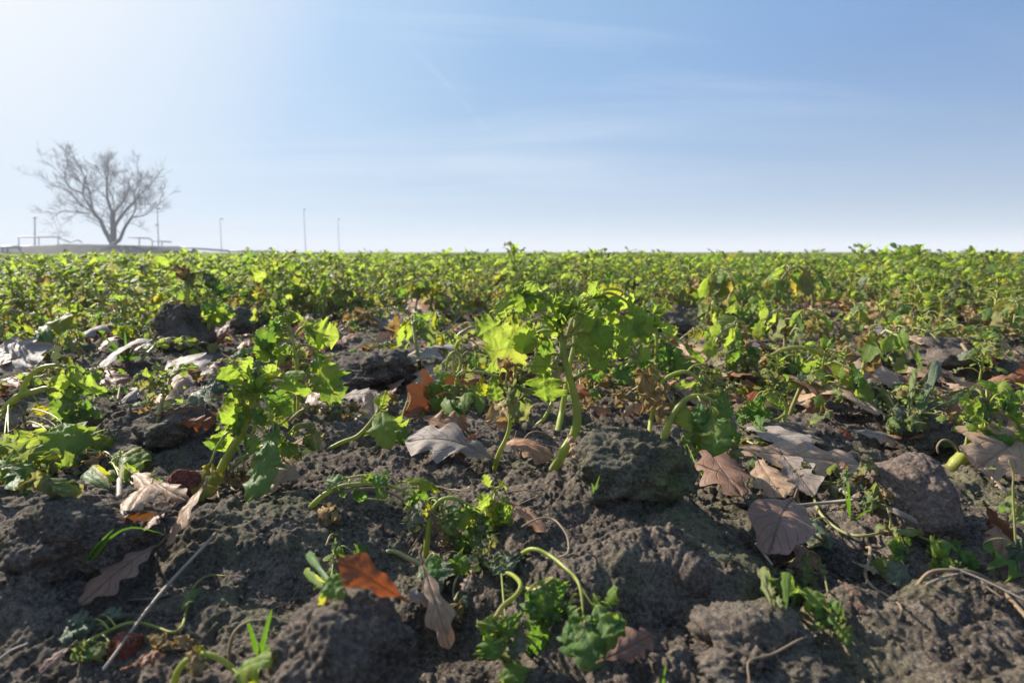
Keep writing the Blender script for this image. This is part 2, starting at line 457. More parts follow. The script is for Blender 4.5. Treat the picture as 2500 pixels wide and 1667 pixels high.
M['leaf_wilt'] = leaf_mat('wilted_leaf', (.15, .19, .075), (.23, .24, .11), (.28, .36, .07), (.42, .40, .12), .44, .6, .7, (.22, .17, .07), (.27, .19, .08), .15)
M['leaf_grey'] = leaf_mat('limp_grey_green_leaf', (.085, .115, .065), (.15, .16, .10), (.12, .17, .05), (.2, .2, .09), .25, .55, .5, (.19, .15, .09), (.30, .25, .16), .25)
M['leaf_dry'] = leaf_mat('dried_leaf', (.26, .18, .08), (.38, .28, .14), (.40, .25, .07), (.50, .34, .12), .35, .7, .6, (.13, .07, .03), (.30, .2, .09), .1)

def oak_mat(name, top, top2, under, tr, rough=.55, trans=.12, spotk=.5):
    m, t = new_mat(name)
    rnd = t.n('ShaderNodeObjectInfo').outputs['Random']
    g = t.n('ShaderNodeNewGeometry'); geo = g.outputs['Position']
    uv = t.n('ShaderNodeTexCoord').outputs['UV']
    s = t.n('ShaderNodeSeparateXYZ', i_0=uv)
    u, v = s.outputs[0], t.m('ABSOLUTE', t.m('MULTIPLY', t.m('SUBTRACT', s.outputs[1], 0.5), 2.0))
    n1 = t.noise(geo, 28, 5, .6); n2 = t.noise(geo, 260, 4, .7)
    f = t.m('ADD', t.ramp(n1, .35, .65), t.m('MULTIPLY', t.m('SUBTRACT', rnd, .5), 1.2), clamp=True)
    d = t.mix(f, top, top2)
    d = t.mix(t.ramp(n2, .35, .75, 0, .35), d, tuple(c * .55 for c in top))
    dots = t.n('ShaderNodeTexVoronoi', i_Vector=geo, i_Scale=170.0).outputs['Distance']
    d = t.mix(t.m('MULTIPLY', t.ramp(dots, .10, .22, 1, 0), t.m('MULTIPLY', t.ramp(n1, .45, .6), spotk)), d, (.06, .035, .025))
    mid = t.ramp(v, .015, .05, 1, 0)
    ph = t.m('FRACT', t.m('SUBTRACT', t.m('MULTIPLY', u, 7.2), t.m('MULTIPLY', v, 2.0)))
    sv = t.m('MULTIPLY', t.ramp(t.m('ABSOLUTE', t.m('SUBTRACT', ph, .5)), .02, .07, 1, 0), t.ramp(v, .8, 1.0, .7, 0))
    vn = t.m('MAXIMUM', mid, sv)
    d = t.mix(t.m('MULTIPLY', vn, .45), d, tuple(c * .5 for c in top))
    d = t.mix(g.outputs['Backfacing'], d, t.mix(t.m('MULTIPLY', vn, .5), t.mix(t.ramp(n2, .3, .7), under, tuple(c * .6 for c in under)), (.4, .26, .16)))
    bmp = t.n('ShaderNodeBump', i_Strength=.7, i_Distance=.0008, i_Height=t.m('SUBTRACT', t.noise(geo, 150, 4, .6), t.m('MULTIPLY', vn, 1.2)))
    p = t.n('ShaderNodeBsdfPrincipled', i_Base_Color=d, i_Roughness=rough, i_Normal=bmp.outputs[0])
    p.inputs['Specular IOR Level'].default_value = .14
    q = t.n('ShaderNodeBsdfTranslucent', i_Color=tr, i_Normal=bmp.outputs[0])
    out_(t, t.n('ShaderNodeMixShader', i_Fac=trans, i_1=p.outputs[0], i_2=q.outputs[0]).outputs[0])
    return m
M['oak_tan'] = oak_mat('tan_oak_leaf', (.33, .205, .125), (.45, .315, .215), (.24, .11, .055), (.42, .16, .04))
M['oak_brown'] = oak_mat('brown_oak_leaf', (.23, .115, .065), (.35, .20, .125), (.22, .085, .04), (.40, .12, .03), .5)
M['oak_rust'] = oak_mat('rust_oak_leaf', (.20, .065, .026), (.29, .115, .05), (.20, .065, .03), (.50, .12, .02), .5, .32)
M['oak_grey'] = oak_mat('grey_oak_leaf', (.22, .175, .15), (.31, .26, .22), (.20, .12, .08), (.35, .18, .08), .62, .08)
M['oak_mauve'] = oak_mat('damp_mauve_oak_leaf', (.185, .105, .072), (.27, .165, .12), (.17, .075, .05), (.3, .1, .04), .5, .08, .8)

def stem_mat(name, a, b, tipc, tr=.12, rough=.42):
    m, t = new_mat(name)
    geo = t.n('ShaderNodeNewGeometry').outputs['Position']
    rnd = t.n('ShaderNodeObjectInfo').outputs['Random']
    s = t.n('ShaderNodeSeparateXYZ', i_0=t.n('ShaderNodeTexCoord').outputs['UV'])
    n1 = t.noise(geo, 60, 4, .6); n2 = t.noise(geo, 500, 3, .6)
    st = t.n('ShaderNodeTexNoise', i_Vector=t.n('ShaderNodeMapping', i_Vector=t.n('ShaderNodeTexCoord').outputs['UV'], i_Scale=(3, 40, 1)).outputs[0], i_Scale=1.0).outputs[0]
    d = t.mix(t.m('ADD', t.ramp(n1, .35, .65), t.m('MULTIPLY', t.m('SUBTRACT', rnd, .5), .6), clamp=True), a, b)
    d = t.mix(t.m('MULTIPLY', t.ramp(st, .45, .7), .35), d, tuple(c * .5 for c in a))
    d = t.mix(t.m('MULTIPLY', t.ramp(s.outputs[0], .72, 1.0), t.ramp(n1, .4, .6, .2, .8)), d, tipc)
    d = t.mix(t.ramp(t.n('ShaderNodeTexVoronoi', i_Vector=geo, i_Scale=260.0).outputs['Distance'], .05, .16, .55, 0), d, tuple(c * .35 for c in a))
    d = t.mix(t.ramp(s.outputs[0], 0, .10, .6, 0), d, (.13, .10, .035))
    bmp = t.n('ShaderNodeBump', i_Strength=.4, i_Distance=.0006, i_Height=t.m('ADD', n2, st))
    p = t.n('ShaderNodeBsdfPrincipled', i_Base_Color=d, i_Roughness=rough, i_Normal=bmp.outputs[0])
    p.inputs['Specular IOR Level'].default_value = .4
    q = t.n('ShaderNodeBsdfTranslucent', i_Color=t.mix(.5, tuple(min(1, c * 2.2) for c in a), tuple(min(1, c * 2.2) for c in b)))
    out_(t, t.n('ShaderNodeMixShader', i_Fac=tr, i_1=p.outputs[0], i_2=q.outputs[0]).outputs[0])
    return m
M['stem'] = stem_mat('green_stem', (.25, .30, .050), (.36, .37, .070), (.24, .15, .075), .22)
M['stem_pale'] = stem_mat('pale_wilted_stem', (.28, .29, .10), (.38, .34, .14), (.22, .17, .08), .15)
M['stem_dry'] = stem_mat('dried_stem', (.21, .14, .08), (.31, .23, .14), (.2, .12, .07), .05, .7)
M['straw'] = stem_mat('grey_straw', (.25, .20, .155), (.36, .30, .24), (.25, .2, .16), .05, .6)
M['grass'] = leaf_mat('grass_blade', (.07, .17, .015), (.11, .22, .02), (.17, .38, .02), (.22, .42, .03), .4, .35, .15, veins=.4)

def soil_mat(name, dark, light, moss, mossk=1.0, bump=1.0, scale=1.0):
    m, t = new_mat(name)
    geo_n = t.n('ShaderNodeNewGeometry'); geo = geo_n.outputs['Position']
    g2 = t.n('ShaderNodeVectorMath', operation='MULTIPLY', i_0=geo, i_1=(1, 1, 1)).outputs[0]
    n0 = t.noise(g2, 9 * scale, 4, .55); n1 = t.noise(g2, 48 * scale, 6, .68); n2 = t.noise(g2, 330 * scale, 5, .72); n3 = t.noise(g2, 1500 * scale, 2, .6)
    f = t.m('ADD', t.m('ADD', t.m('MULTIPLY', n0, .30), t.m('MULTIPLY', n1, .40)), t.m('MULTIPLY', n2, .30))
    d = t.mix(t.ramp(f, .40, .62), dark, light)
    d = t.mix(t.ramp(n2, .48, .78, 0, .45), d, tuple(min(1, c * 1.7 + .03) for c in light))
    d = t.mix(t.ramp(n2, .50, .28, 0, .5), d, tuple(c * .45 for c in dark))
    # moss and algae film in patches, on faces that look upwards
    up = t.n('ShaderNodeSeparateXYZ', i_0=geo_n.outputs['Normal']).outputs[2]
    mk = t.m('MULTIPLY', t.ramp(t.noise(g2, 7.5 * scale, 5, .62, .4), .50, .66), t.ramp(n2, .36, .56, .25, 1))
    mk = t.m('MULTIPLY', t.m('MULTIPLY', mk, t.ramp(up, .1, .7, .35, 1)), mossk, clamp=True)
    d = t.mix(mk, d, t.mix(t.ramp(n1, .4, .6), moss, tuple(min(1, c * 1.7) for c in moss)))
    # pale mineral grains
    vr = t.n('ShaderNodeTexVoronoi', i_Vector=g2, i_Scale=620.0 * scale)
    gsel = t.ramp(t.n('ShaderNodeSeparateColor', i_0=vr.outputs['Color']).outputs[0], .86, .90)
    gr = t.m('MULTIPLY', t.ramp(vr.outputs['Distance'], .22, .36, 1, 0), gsel)
    d = t.mix(t.m('MULTIPLY', gr, .75), d, (.40, .36, .31))
    hgt = t.m('ADD', t.m('ADD', t.m('MULTIPLY', n2, 1.0), t.m('MULTIPLY', n3, .35)), t.m('MULTIPLY', gr, .25))
    b1 = t.n('ShaderNodeBump', i_Strength=1.0 * bump, i_Distance=.0028, i_Height=hgt)
    b2 = t.n('ShaderNodeBump', i_Strength=.8 * bump, i_Distance=.008, i_Height=n1, i_Normal=b1.outputs[0])
    p = t.n('ShaderNodeBsdfPrincipled', i_Base_Color=d, i_Roughness=.93, i_Normal=b2.outputs[0])
    p.inputs['Specular IOR Level'].default_value = .18
    out_(t, p.outputs[0])
    return m
M['soil'] = soil_mat('field_soil', (.048, .036, .028), (.215, .172, .133), (.095, .105, .038), .65)
M['clod'] = soil_mat('clod_soil', (.048, .037, .029), (.21, .168, .134), (.095, .105, .04), .4)
M['clod_mossy'] = soil_mat('mossy_clod_soil', (.056, .050, .036), (.19, .17, .12), (.115, .125, .040), 1.6)
M['rock'] = soil_mat('reddish_stone', (.085, .060, .048), (.21, .155, .125), (.09, .09, .05), .15, .8)
M['brick'] = soil_mat('brick_fragment', (.13, .035, .022), (.23, .075, .045), (.10, .08, .05), .1, .8)
M['pebble'] = soil_mat('pale_pebble', (.20, .185, .17), (.36, .34, .31), (.1, .1, .06), .0, .3)

# ------------------------------------------------------------------ ground: one sheet, fine in front of the camera
def build_ground():
    th = np.concatenate([np.linspace(-math.pi, R(-57), 46)[:-1], np.linspace(R(-56), R(56), 900), np.linspace(R(57), math.pi, 46)[1:-1]])
    rr = np.concatenate([[0.02, .08, .14], np.geomspace(.21, 2.2, 720), np.geomspace(2.22, 9, 90), np.geomspace(9.5, 1500, 40)])
    TH, RR = np.meshgrid(th, rr)
    x = (np.sin(TH) * RR).ravel(); y = (np.cos(TH) * RR).ravel()
    z = np.concatenate([G(a, b) for a, b in zip(np.array_split(x, 12), np.array_split(y, 12))])
    d = np.hypot(x, y)
    z = np.where(d > 70, z * np.clip(1 - (d - 70) / 800, 0, 1) - np.clip(d - 70, 0, 1e9) * 0.0004, z)
    nr, nt = len(rr), len(th)
    Fq = grid_faces(nr, nt, True)
    Fq = Fq[:, ::-1]
    V = np.stack([x, y, z], -1)
    V = np.vstack([V, [0, 0, float(G(0, 0)[0])]]); c = len(V) - 1
    j = np.arange(0, nt - 1, 2)
    cap = np.stack([np.full(len(j), c), (j + 2) % nt, j + 1, j], -1)
    me = mesh_np('ground', V, np.vstack([Fq, cap]), None, [M['soil']])
    o = link('ground', me); tag(o, 'dark crumbly field soil with mossy patches', None, None, 'structure')
    return o
ground = build_ground()

# ------------------------------------------------------------------ clods, stones
def ico(sub):
    import bmesh
    bm = bmesh.new(); bmesh.ops.create_icosphere(bm, subdivisions=sub, radius=1)
    V = np.array([v.co[:] for v in bm.verts]); Fc = np.array([[v.index for v in f.verts] for f in bm.faces]); bm.free()
    return V, Fc
_ICO = {}
def clod_mesh(name, size, mat, seed, sub=5, lump=.22, grit=.05, angular=.0, flat_top=0.0, pores=.5):
    if sub not in _ICO: _ICO[sub] = ico(sub)
    V, Fc = _ICO[sub]; V = V.copy(); r_ = np.random.default_rng(seed)
    off = r_.uniform(-50, 50, 3)
    n = V.copy()
    r = 1 + lump * 1.6 * perlin3(V * 1.1 + off, seed) + lump * .9 * perlin3(V * 2.3 + off, seed + 1)
    if angular:
        for k in range(9):      # broken faces
            a = r_.normal(size=3); a /= np.linalg.norm(a); dlt = r_.uniform(.62, .9)
            pr = (n * r[:, None]) @ a
            r = np.where(pr > dlt, r * (1 - angular * (1 - dlt / np.maximum(pr, 1e-6))), r)
    k = 1.0 / max(size) if not np.isscalar(size) else 1.0 / size
    wv = worley3(V * 3.4 + off, seed + 3); r = r + lump * .42 * (.5 - wv)
    wv = worley3(V * 7 + off, seed + 4); r = r + grit * 2.0 * (.5 - wv)
    wv = worley3(V * 15 + off, seed + 5); r = r + grit * 1.5 * (.5 - wv)
    if sub >= 5: r = r + grit * .8 * perlin3(V * 30 + off, seed + 6) * np.clip(.6 + perlin3(V * 5 + off, seed + 7), .1, 1.4)
    po = perlin3(V * 6 + off, seed + 9); r = r - pores * grit * 2.2 * np.clip(po - .35, 0, 1)
    P = n * r[:, None]
    if flat_top: P[:, 2] = np.where(P[:, 2] > flat_top, flat_top + (P[:, 2] - flat_top) * .25, P[:, 2])
    P = P * np.array(size)
    return mesh_np(name, P, Fc, None, [mat])
def clod_at(name, cx, base_y, w_px, h_px, mat, label, cat, seed, sub=5, dz=0.0, depth_k=1.0, rot=0.0, **kw):
    """a clod that is w_px wide and h_px tall in the photograph and rests on the ground at (cx, base_y)"""
    p, t = hit(cx, base_y)
    s = t / F
    a = w_px * s / 2; c = h_px * s * .66
    me = clod_mesh(name, (a, a * depth_k, c), mat, seed, sub, **kw)
    o = link(name, me)
    o.location = (p.x, p.y + a * depth_k * .8, p.z + c * .42 + dz); o.rotation_euler = (0, 0, rot)
    return tag(o, label, cat)
from mathutils.bvhtree import BVHTree
def bvh(o):
    me = o.data; n = len(me.vertices); co = np.empty(n * 3, np.float32); me.vertices.foreach_get('co', co); co = co.reshape(-1, 3)
    Rm = np.array(o.rotation_euler.to_matrix()); co = co @ Rm.T + np.array(o.location)
    k = len(me.polygons[0].vertices); li = np.empty(len(me.loops), np.int32); me.loops.foreach_get('vertex_index', li); f = li.reshape(-1, k)
    if o is ground:                     # only the part in front of the camera
        d = np.hypot(co[:, 0], co[:, 1]); keepv = (co[:, 1] > .05) & (d < 40) & (np.abs(co[:, 0]) < co[:, 1] * 1.15 + .1)
        f = f[keepv[f].all(1)]; ids = np.unique(f); mp_ = np.zeros(n, np.int64); mp_[ids] = np.arange(len(ids)); co = co[ids]; f = mp_[f]
    return BVHTree.FromPolygons(co.tolist(), f.tolist())
SOLID = [bvh(ground)]
def hit(px, py):
    """the visible point of the ground (or of a clod standing on it) at a pixel, and its depth along the view axis"""
    o = Vector((0, 0, CAM_H)); d = ray(px, py); n = d.normalized(); best = None
    for s in SOLID:
        p, nr_, ix, l = s.ray_cast(o, n)
        if p is not None and (best is None or l < best[0]): best = (l, p)
    if best is None: return o + d * 40, 40.0
    return best[1].copy(), best[0] / d.length
C_ = clod_at
C_('soil_clod', 412, 862, 150, 120, M['clod'], 'large dark rounded soil clod standing up behind the grass tuft at the left', 'clod', 11, 6, grit=.035, angular=.9)
C_('soil_clod', 1560, 1225, 300, 160, M['clod_mossy'], 'broad mossy olive soil clod right of the tall central seedling', 'clod', 12, 6, lump=.2, grit=.05, depth_k=.8)
C_('soil_clod', 820, 1760, 370, 265, M['clod'], 'big rough grey-brown soil clod at the bottom edge below the rust oak leaf', 'clod', 13, 6, lump=.17, grit=.055, depth_k=.8)
C_('soil_clod', 1890, 1760, 400, 160, M['clod'], 'low rough soil clod at the bottom edge right of the hanging green leaves', 'clod', 24, 6, lump=.3, grit=.08)
C_('stone', 2278, 1318, 245, 190, M['rock'], 'large rounded reddish-grey stone at the right below the leaning thick stem', 'stone', 25, 6, lump=.14, grit=.03, angular=.6, pores=.6)
C_('brick_fragment', 435, 1232, 100, 78, M['brick'], 'small angular piece of red brick beside the foot of the left seedling', 'brick fragment', 17, 5, lump=.18, grit=.03, angular=1.0)
C_('brick_fragment', 292, 1610, 78, 58, M['brick'], 'small dark red brick chip under the yellow curved stem at lower left', 'brick fragment', 18, 5, lump=.2, grit=.03, angular=1.0)
C_('soil_clod', 1068, 690, 46, 44, M['clod'], 'small dark clod showing among the distant seedlings near the picture centre', 'clod', 19, 4, angular=.8)
C_('soil_clod', 890, 955, 200, 85, M['clod'], 'wide crumbly dark clod left of the group of small drooping seedlings', 'clod', 20, 6, lump=.28, grit=.06)
C_('soil_clod', 590, 815, 95, 62, M['clod'], 'low dark clod behind the upper left seedling', 'clod', 21, 5)
C_('soil_clod', 390, 1105, 180, 85, M['clod'], 'low dark crusted clod left of the leaning seedling and above the brick piece', 'clod', 22, 6, lump=.3, grit=.05)
C_('soil_clod', 95, 1400, 250, 150, M['clod'], 'large shaded clod at the left edge below the bushy left seedling', 'clod', 23, 6, lump=.24, grit=.05)
C_('soil_clod', 1700, 1450, 90, 90, M['clod'], 'smooth mauve-grey clod sitting on the shaded slope below the mossy clod', 'clod', 26, 5, grit=.015, lump=.12)
C_('soil_clod', 2265, 1105, 210, 85, M['clod'], 'low grey-brown crumbly clod behind the large reddish stone', 'clod', 27, 5)
C_('soil_clod', 2330, 905, 190, 65, M['clod'], 'brown rounded clod at the right, behind the lone curled leaf', 'clod', 28, 5)
C_('soil_clod', 1950, 1110, 190, 55, M['clod'], 'dark clod between the big tan oak leaf and the pale crossed leaves', 'clod', 29, 5, lump=.3)
C_('soil_clod', 1640, 815, 130, 50, M['clod'], 'flat dark clod to the right of the tall central seedling', 'clod', 30, 5)
C_('pebble', 2075, 1122, 22, 14, M['pebble'], 'tiny pale pebble on the dark soil left of the large reddish stone', 'pebble', 31, 3, grit=.0)
C_('pebble', 492, 1398, 12, 10, M['brick'], 'tiny reddish crumb beside the grey straw', 'pebble', 32, 3, grit=.01)

SOLID += [bvh(o) for o in col.objects if o.name.split('.')[0] in ('soil_clod', 'stone', 'brick_fragment')]

# ------------------------------------------------------------------ seedlings built one by one
FR = {'c1': (0, 350), 'c2': (0, 800), 'c3': (0, 1067), 'c4': (800, 600), 'c5': (700, 1067), 'c6': (1600, 550), 'c7': (1600, 1067)}
K = 900 / 2352
MK = {'L': 'leaf', 'D': 'leaf_deep', 'Y': 'leaf_yellow', 'W': 'leaf_wilt', 'G': 'leaf_grey', 'B': 'leaf_dry'}
def P_(fr, x, y):
    o = FR[fr]; return o[0] + x * K, o[1] + y * K
CAT_M = 'seedling'
_seed = [100]
SW = {'c5': .86, 'c3': .86, 'c7': .86}
def part(root, name, piece, mat):
    V, Fq, U = piece
    o = link(name, mesh_np(name, V - np.array(tuple(root.location)), Fq, U, [mat]), root)
    return o
def cam_normal(p, ax, roll):
    """a direction facing the photographer, turned by roll degrees about the leaf's axis"""
    n = (Vector((0, 0, CAM_H)) - p).normalized(); a = ax.normalized()
    n = (n - a * n.dot(a)).normalized()
    return n * math.cos(R(roll)) + a.cross(n) * math.sin(R(roll))
def seedling(fr, label, base, stems, leaves=(), tuft=None, pr=4.0, dd=0.0, name='mustard_seedling', group=None, smat='stem', pmat=None, spread=1.6, fill=0, lie=False):
    """base: foot in crop pixels; stems: [(points, r0 px, r1 px)], a point may carry a third number = cm farther away;
    leaves: (attach x, y, foot x, y, tip x, y, width px, kind[, options])"""
    _seed[0] += 17; r_ = random.Random(_seed[0])
    bx, by = P_(fr, *base)
    loc, D = hit(bx, by); D += dd
    s = K * D / F                                # metres per crop pixel
    root = empty(name, loc, label, CAT_M if name == 'mustard_seedling' else name.replace('_', ' '), group)
    def w3(p, dz=0.0):
        q = P_(fr, p[0], p[1]); dep = D + (p[2] if len(p) > 2 else dz) / 100
        if q[1] > 640:
            g = hit(q[0], q[1])[1]
            if lie: dep = min(g - .006 - abs(dz) * .002, D * 1.6)
            else: dep = min(dep, g - .005)
        return at(q[0], q[1], dep)
    for sp in stems:
        pts, r0, r1 = sp[:3]; mk = sp[3] if len(sp) > 3 else smat
        pts3 = [w3(p) for p in pts]
        if pts[0][:2] == tuple(base)[:2]:
            pts3[0] = Vector(loc) - Vector((0, 0, .004))
        part(root, 'stem', tube(pts3, r0 * s * SW.get(fr, 1.1), r1 * s * SW.get(fr, 1.1), max(10, 5 * len(pts)), 8, .02, _seed[0]), M[mk])
    for lf in leaves:
        ax, ay, fx, fy, tx, ty, wpx, k = lf[:8]; op = lf[8] if len(lf) > 8 else {}
        dz0 = op.get('dz', r_.uniform(-.6, .6) * spread); dz1 = dz0 + r_.uniform(-.8, .8) * spread
        A, B0, T = w3((ax, ay)), w3((fx, fy), dz0), w3((tx, ty), dz1)
        if (T - B0).length < 3 * s: continue
        plen = math.hypot(tx - fx, ty - fy) * s
        if (T - B0).length > 1.35 * plen + .004:          # keep the blade its own length where the ground steps away
            da, db = (B0 - Vector((0, 0, CAM_H))).dot(FWD), (T - Vector((0, 0, CAM_H))).dot(FWD); dm = min(da, db)
            lim = plen * .6
            B0 = at(*P_(fr, fx, fy), min(da, dm + lim)); T = at(*P_(fr, tx, ty), min(db, dm + lim))
        if (A - B0).length > 4 * s:
            L = min((A - B0).length, math.hypot(ax - fx, ay - fy) * s); a = op.get('pa', .22)
            ctr = [A, A.lerp(B0, .35) + Vector((0, 0, a * L)), A.lerp(B0, .75) + Vector((0, 0, a * L * .8)), B0, B0.lerp(T, .12)]
            part(root, 'leaf_stalk', tube(ctr, pr * s * 1.15, pr * s * .7, 12, 6, .02, r_.randint(0, 99)), M[pmat or smat])
        kk = MK[k]
        crk = {'L': .075, 'D': .12, 'Y': .09, 'W': .28, 'G': .16, 'B': .40}[k]
        roll = op.get('roll', r_.uniform(-55, 55))
        n = cam_normal(B0, T - B0, roll)
        if op.get('up'): n = Vector((0.1, -.35, 1))
        pc = leaf_piece(B0, T, wpx * s * 1.25, n, op.get('arch', r_.uniform(.06, .2)), op.get('curl', r_.uniform(.3, 1.2)), op.get('crk', crk), seed=r_.randint(0, 99999), lobes=op.get('lobes', r_.choice((2.4, 3.0, 3.6))), twist=r_.uniform(-.4, .4), hang=op.get('hang', 0), nu=26, nv=12)
        part(root, 'leaf', pc, M[kk])
    # small leaves that fill a wilted head: fill = [(x, y, radius px, count, kinds)]
    for fl_ in (fill or ()):
        cx, cy, rad, cnt, kinds = fl_[:5]; fz = fl_[5] if len(fl_) > 5 else 0.0; cnt = int(cnt * 1.9)
        for i in range(cnt):
            a = r_.uniform(0, 6.28); q = rad * math.sqrt(r_.random())
            x, y = cx + q * math.cos(a), cy + q * math.sin(a)
            l = rad * r_.uniform(.45, .95)
            b = r_.uniform(-.9, .9) + math.pi / 2
            B0 = w3((x, y), fz + r_.uniform(-1, 1) * rad * s * 60); T = w3((x + l * math.cos(b), y + l * math.sin(b) * .9), fz + r_.uniform(-1, 1) * rad * s * 75)
            k = r_.choice(kinds)
            crk = {'L': .08, 'D': .12, 'Y': .10, 'W': .30, 'G': .22, 'B': .40}[k]
            part(root, 'leaf', leaf_piece(B0, T, l * s * r_.uniform(.6, .95), cam_normal(B0, T - B0, r_.uniform(-80, 80)), r_.uniform(.1, .3), r_.uniform(.3, 1.3), crk, seed=r_.randint(0, 99999), nu=16, nv=8, lobes=r_.choice((2.4, 3.1))), M[MK[k]])
    if tuft:
        for (x, y, rad, cnt, k) in tuft:
            mb = MB()
            for i in range(cnt):
                a = r_.uniform(-1.5, 1.5)
                l = rad * r_.uniform(.6, 1.1)
                B0 = w3((x + r_.uniform(-4, 4), y)); T = w3((x + l * math.sin(a), y - l * math.cos(a)), r_.uniform(-1, 1) * rad * s * 70)
                mb.add(leaf_piece(B0, T, l * s * r_.uniform(.35, .6), cam_normal(B0, T - B0, r_.uniform(-90, 90)), .2, .8, .08, 'tuft', 12, 6, r_.randint(0, 9999)), M[MK[k]])
            link('young_leaf_tuft', mb.mesh('young_leaf_tuft', loc), root)
    return root
S = seedling
# the tall central seedling and those round it
S('c4', 'tallest seedling in the centre with broad bright leaves and a thick bent stem', (1425, 1425),
  [([(1425, 1425), (1500, 1320), (1572, 1190), (1592, 1090), (1572, 950), (1540, 830), (1515, 740), (1495, 620), (1475, 500)], 31, 17),
   ([(1475, 500), (1440, 410, -1), (1390, 330, -1.5), (1330, 290, -2)], 10, 6), ([(1480, 505), (1530, 430, 1), (1610, 370, 1.5), (1700, 330, 2)], 10, 6)],
  [(1475, 570, 1190, 430, 1075, 800, 270, 'L', dict(pa=.28, roll=-25, arch=.1, curl=.35, dz=.5, lobes=2.4)),
   (1190, 430, 1150, 450, 1105, 335, 150, 'L', dict(roll=-10, dz=-2, curl=.4)), (1190, 430, 1120, 480, 955, 580, 190, 'L', dict(roll=0, dz=-2.2, curl=.4)),
   (1330, 290, 1370, 300, 1180, 400, 170, 'L', dict(dz=-2, roll=10)), (1330, 290, 1340, 320, 1262, 235, 110, 'L', dict(dz=-2)),
   (1330, 290, 1400, 330, 1370, 420, 130, 'L', dict(dz=-1)),
   (1700, 330, 1690, 320, 1960, 340, 190, 'L', dict(roll=50, arch=.22, dz=2)), (1700, 330, 1900, 310, 2165, 520, 170, 'L', dict(arch=.3, roll=45, dz=2, curl=.7)),
   (1700, 330, 1790, 340, 1770, 440, 120, 'L', dict(dz=1)), (1700, 330, 1650, 330, 1720, 240, 110, 'L', dict(dz=2)),
   (1500, 590, 1860, 690, 1965, 410, 150, 'L', dict(pa=.2, roll=-12, dz=-1.5, curl=.3, arch=-.05)), (1600, 560, 1740, 590, 1575, 660, 150, 'L', dict(roll=10, dz=-1, curl=.4)),
   (1640, 560, 1690, 570, 1780, 510, 130, 'D', dict(dz=-1)), (1750, 580, 1800, 620, 1700, 700, 100, 'L', dict(dz=-.5)),
   (1570, 850, 1900, 775, 2075, 745, 110, 'D', dict(pa=.10, roll=60, dz=-2)), (1570, 850, 1880, 770, 1900, 880, 110, 'D', dict(pa=.10, dz=-2)),
   (1900, 775, 1990, 750, 2050, 650, 90, 'L', dict(dz=-1)), (1570, 860, 1800, 800, 1690, 740, 120, 'D', dict(dz=0, roll=60)),
   (1510, 785, 1385, 780, 1400, 990, 230, 'L', dict(pa=.05, roll=5, dz=1, curl=.3)),
   (1510, 785, 1250, 775, 1230, 1000, 130, 'W', dict(pa=.06, dz=-3)), (1250, 775, 1150, 800, 1225, 1120, 110, 'W', dict(dz=-3, crk=.3)), (1200, 780, 1190, 830, 1280, 1120, 120, 'W', dict(dz=-2.5)),
   (1250, 775, 1180, 770, 1100, 740, 80, 'B', dict(dz=-3)),
   (1500, 600, 1330, 560, 1400, 730, 130, 'D', dict(dz=1)), (1550, 560, 1720, 470, 1800, 650, 150, 'L', dict(dz=-2.2, roll=25, curl=.4)), (1545, 640, 1660, 680, 1780, 790, 130, 'L', dict(dz=-2, roll=30)), (1490, 520, 1620, 430, 1700, 560, 110, 'L', dict(dz=-2.5, roll=30)),
   (1480, 600, 1300, 480, 1240, 690, 170, 'L', dict(dz=-1, roll=-25, curl=.4)), (1700, 330, 1960, 420, 2040, 620, 130, 'L', dict(dz=0, roll=-20)), (1500, 720, 1420, 700, 1330, 800, 120, 'L', dict(dz=-1.5, roll=-20)), (1390, 330, 1290, 330, 1180, 300, 130, 'L', dict(dz=-2.5, roll=-30)), (1330, 600, 1335, 560, 1262, 690, 75, 'L', dict(dz=0)), (1500, 620, 1420, 600, 1380, 480, 140, 'L', dict(dz=2))],
  tuft=[(1480, 500, 140, 10, 'L'), (1520, 440, 120, 9, 'L'), (1420, 380, 110, 8, 'L'), (1600, 400, 110, 8, 'L'), (1340, 300, 80, 6, 'L'), (1690, 330, 80, 6, 'L')], pr=10, fill=[(1480, 370, 130, 7, 'LLL'), (1820, 400, 130, 7, 'LLD', 2), (1240, 350, 90, 5, 'L', -2), (2020, 440, 90, 5, 'DL', 2), (1700, 620, 120, 5, 'LD', 1), (1350, 620, 80, 4, 'L', 1)])
S('c4', 'slimmer upright seedling standing just behind the tallest central one', (1455, 1225),
  [([(1455, 1225), (1490, 1080), (1522, 900), (1545, 760), (1572, 640), (1580, 520), (1590, 430)], 19, 12)],
  [(1580, 520, 1640, 440, 1830, 480, 130, 'L'), (1585, 480, 1520, 420, 1400, 440, 120, 'L'), (1580, 560, 1740, 470, 1850, 560, 130, 'D'), (1560, 640, 1700, 640, 1740, 780, 130, 'L'),
   (1590, 430, 1600, 380, 1560, 300, 110, 'L'), (1590, 430, 1660, 380, 1790, 330, 110, 'L'), (1590, 430, 1680, 300, 1880, 300, 120, 'Y'), (1545, 760, 1640, 760, 1740, 880, 140, 'D'),
   (1545, 700, 1620, 720, 1700, 690, 110, 'D')], tuft=[(1590, 430, 100, 8, 'L')], pr=6, dd=.05)
S('c4', 'seedling with a thin curved stem close to the left of the central one', (1300, 1140),
  [([(1300, 1140), (1370, 1115), (1425, 1010), (1455, 900), (1475, 800), (1440, 730), (1460, 690)], 12, 7)],
  [(1460, 690, 1400, 650, 1350, 790, 110, 'D'), (1475, 800, 1420, 820, 1440, 960, 120, 'W'), (1470, 760, 1420, 740, 1290, 800, 110, 'L')], pr=5, dd=.02)
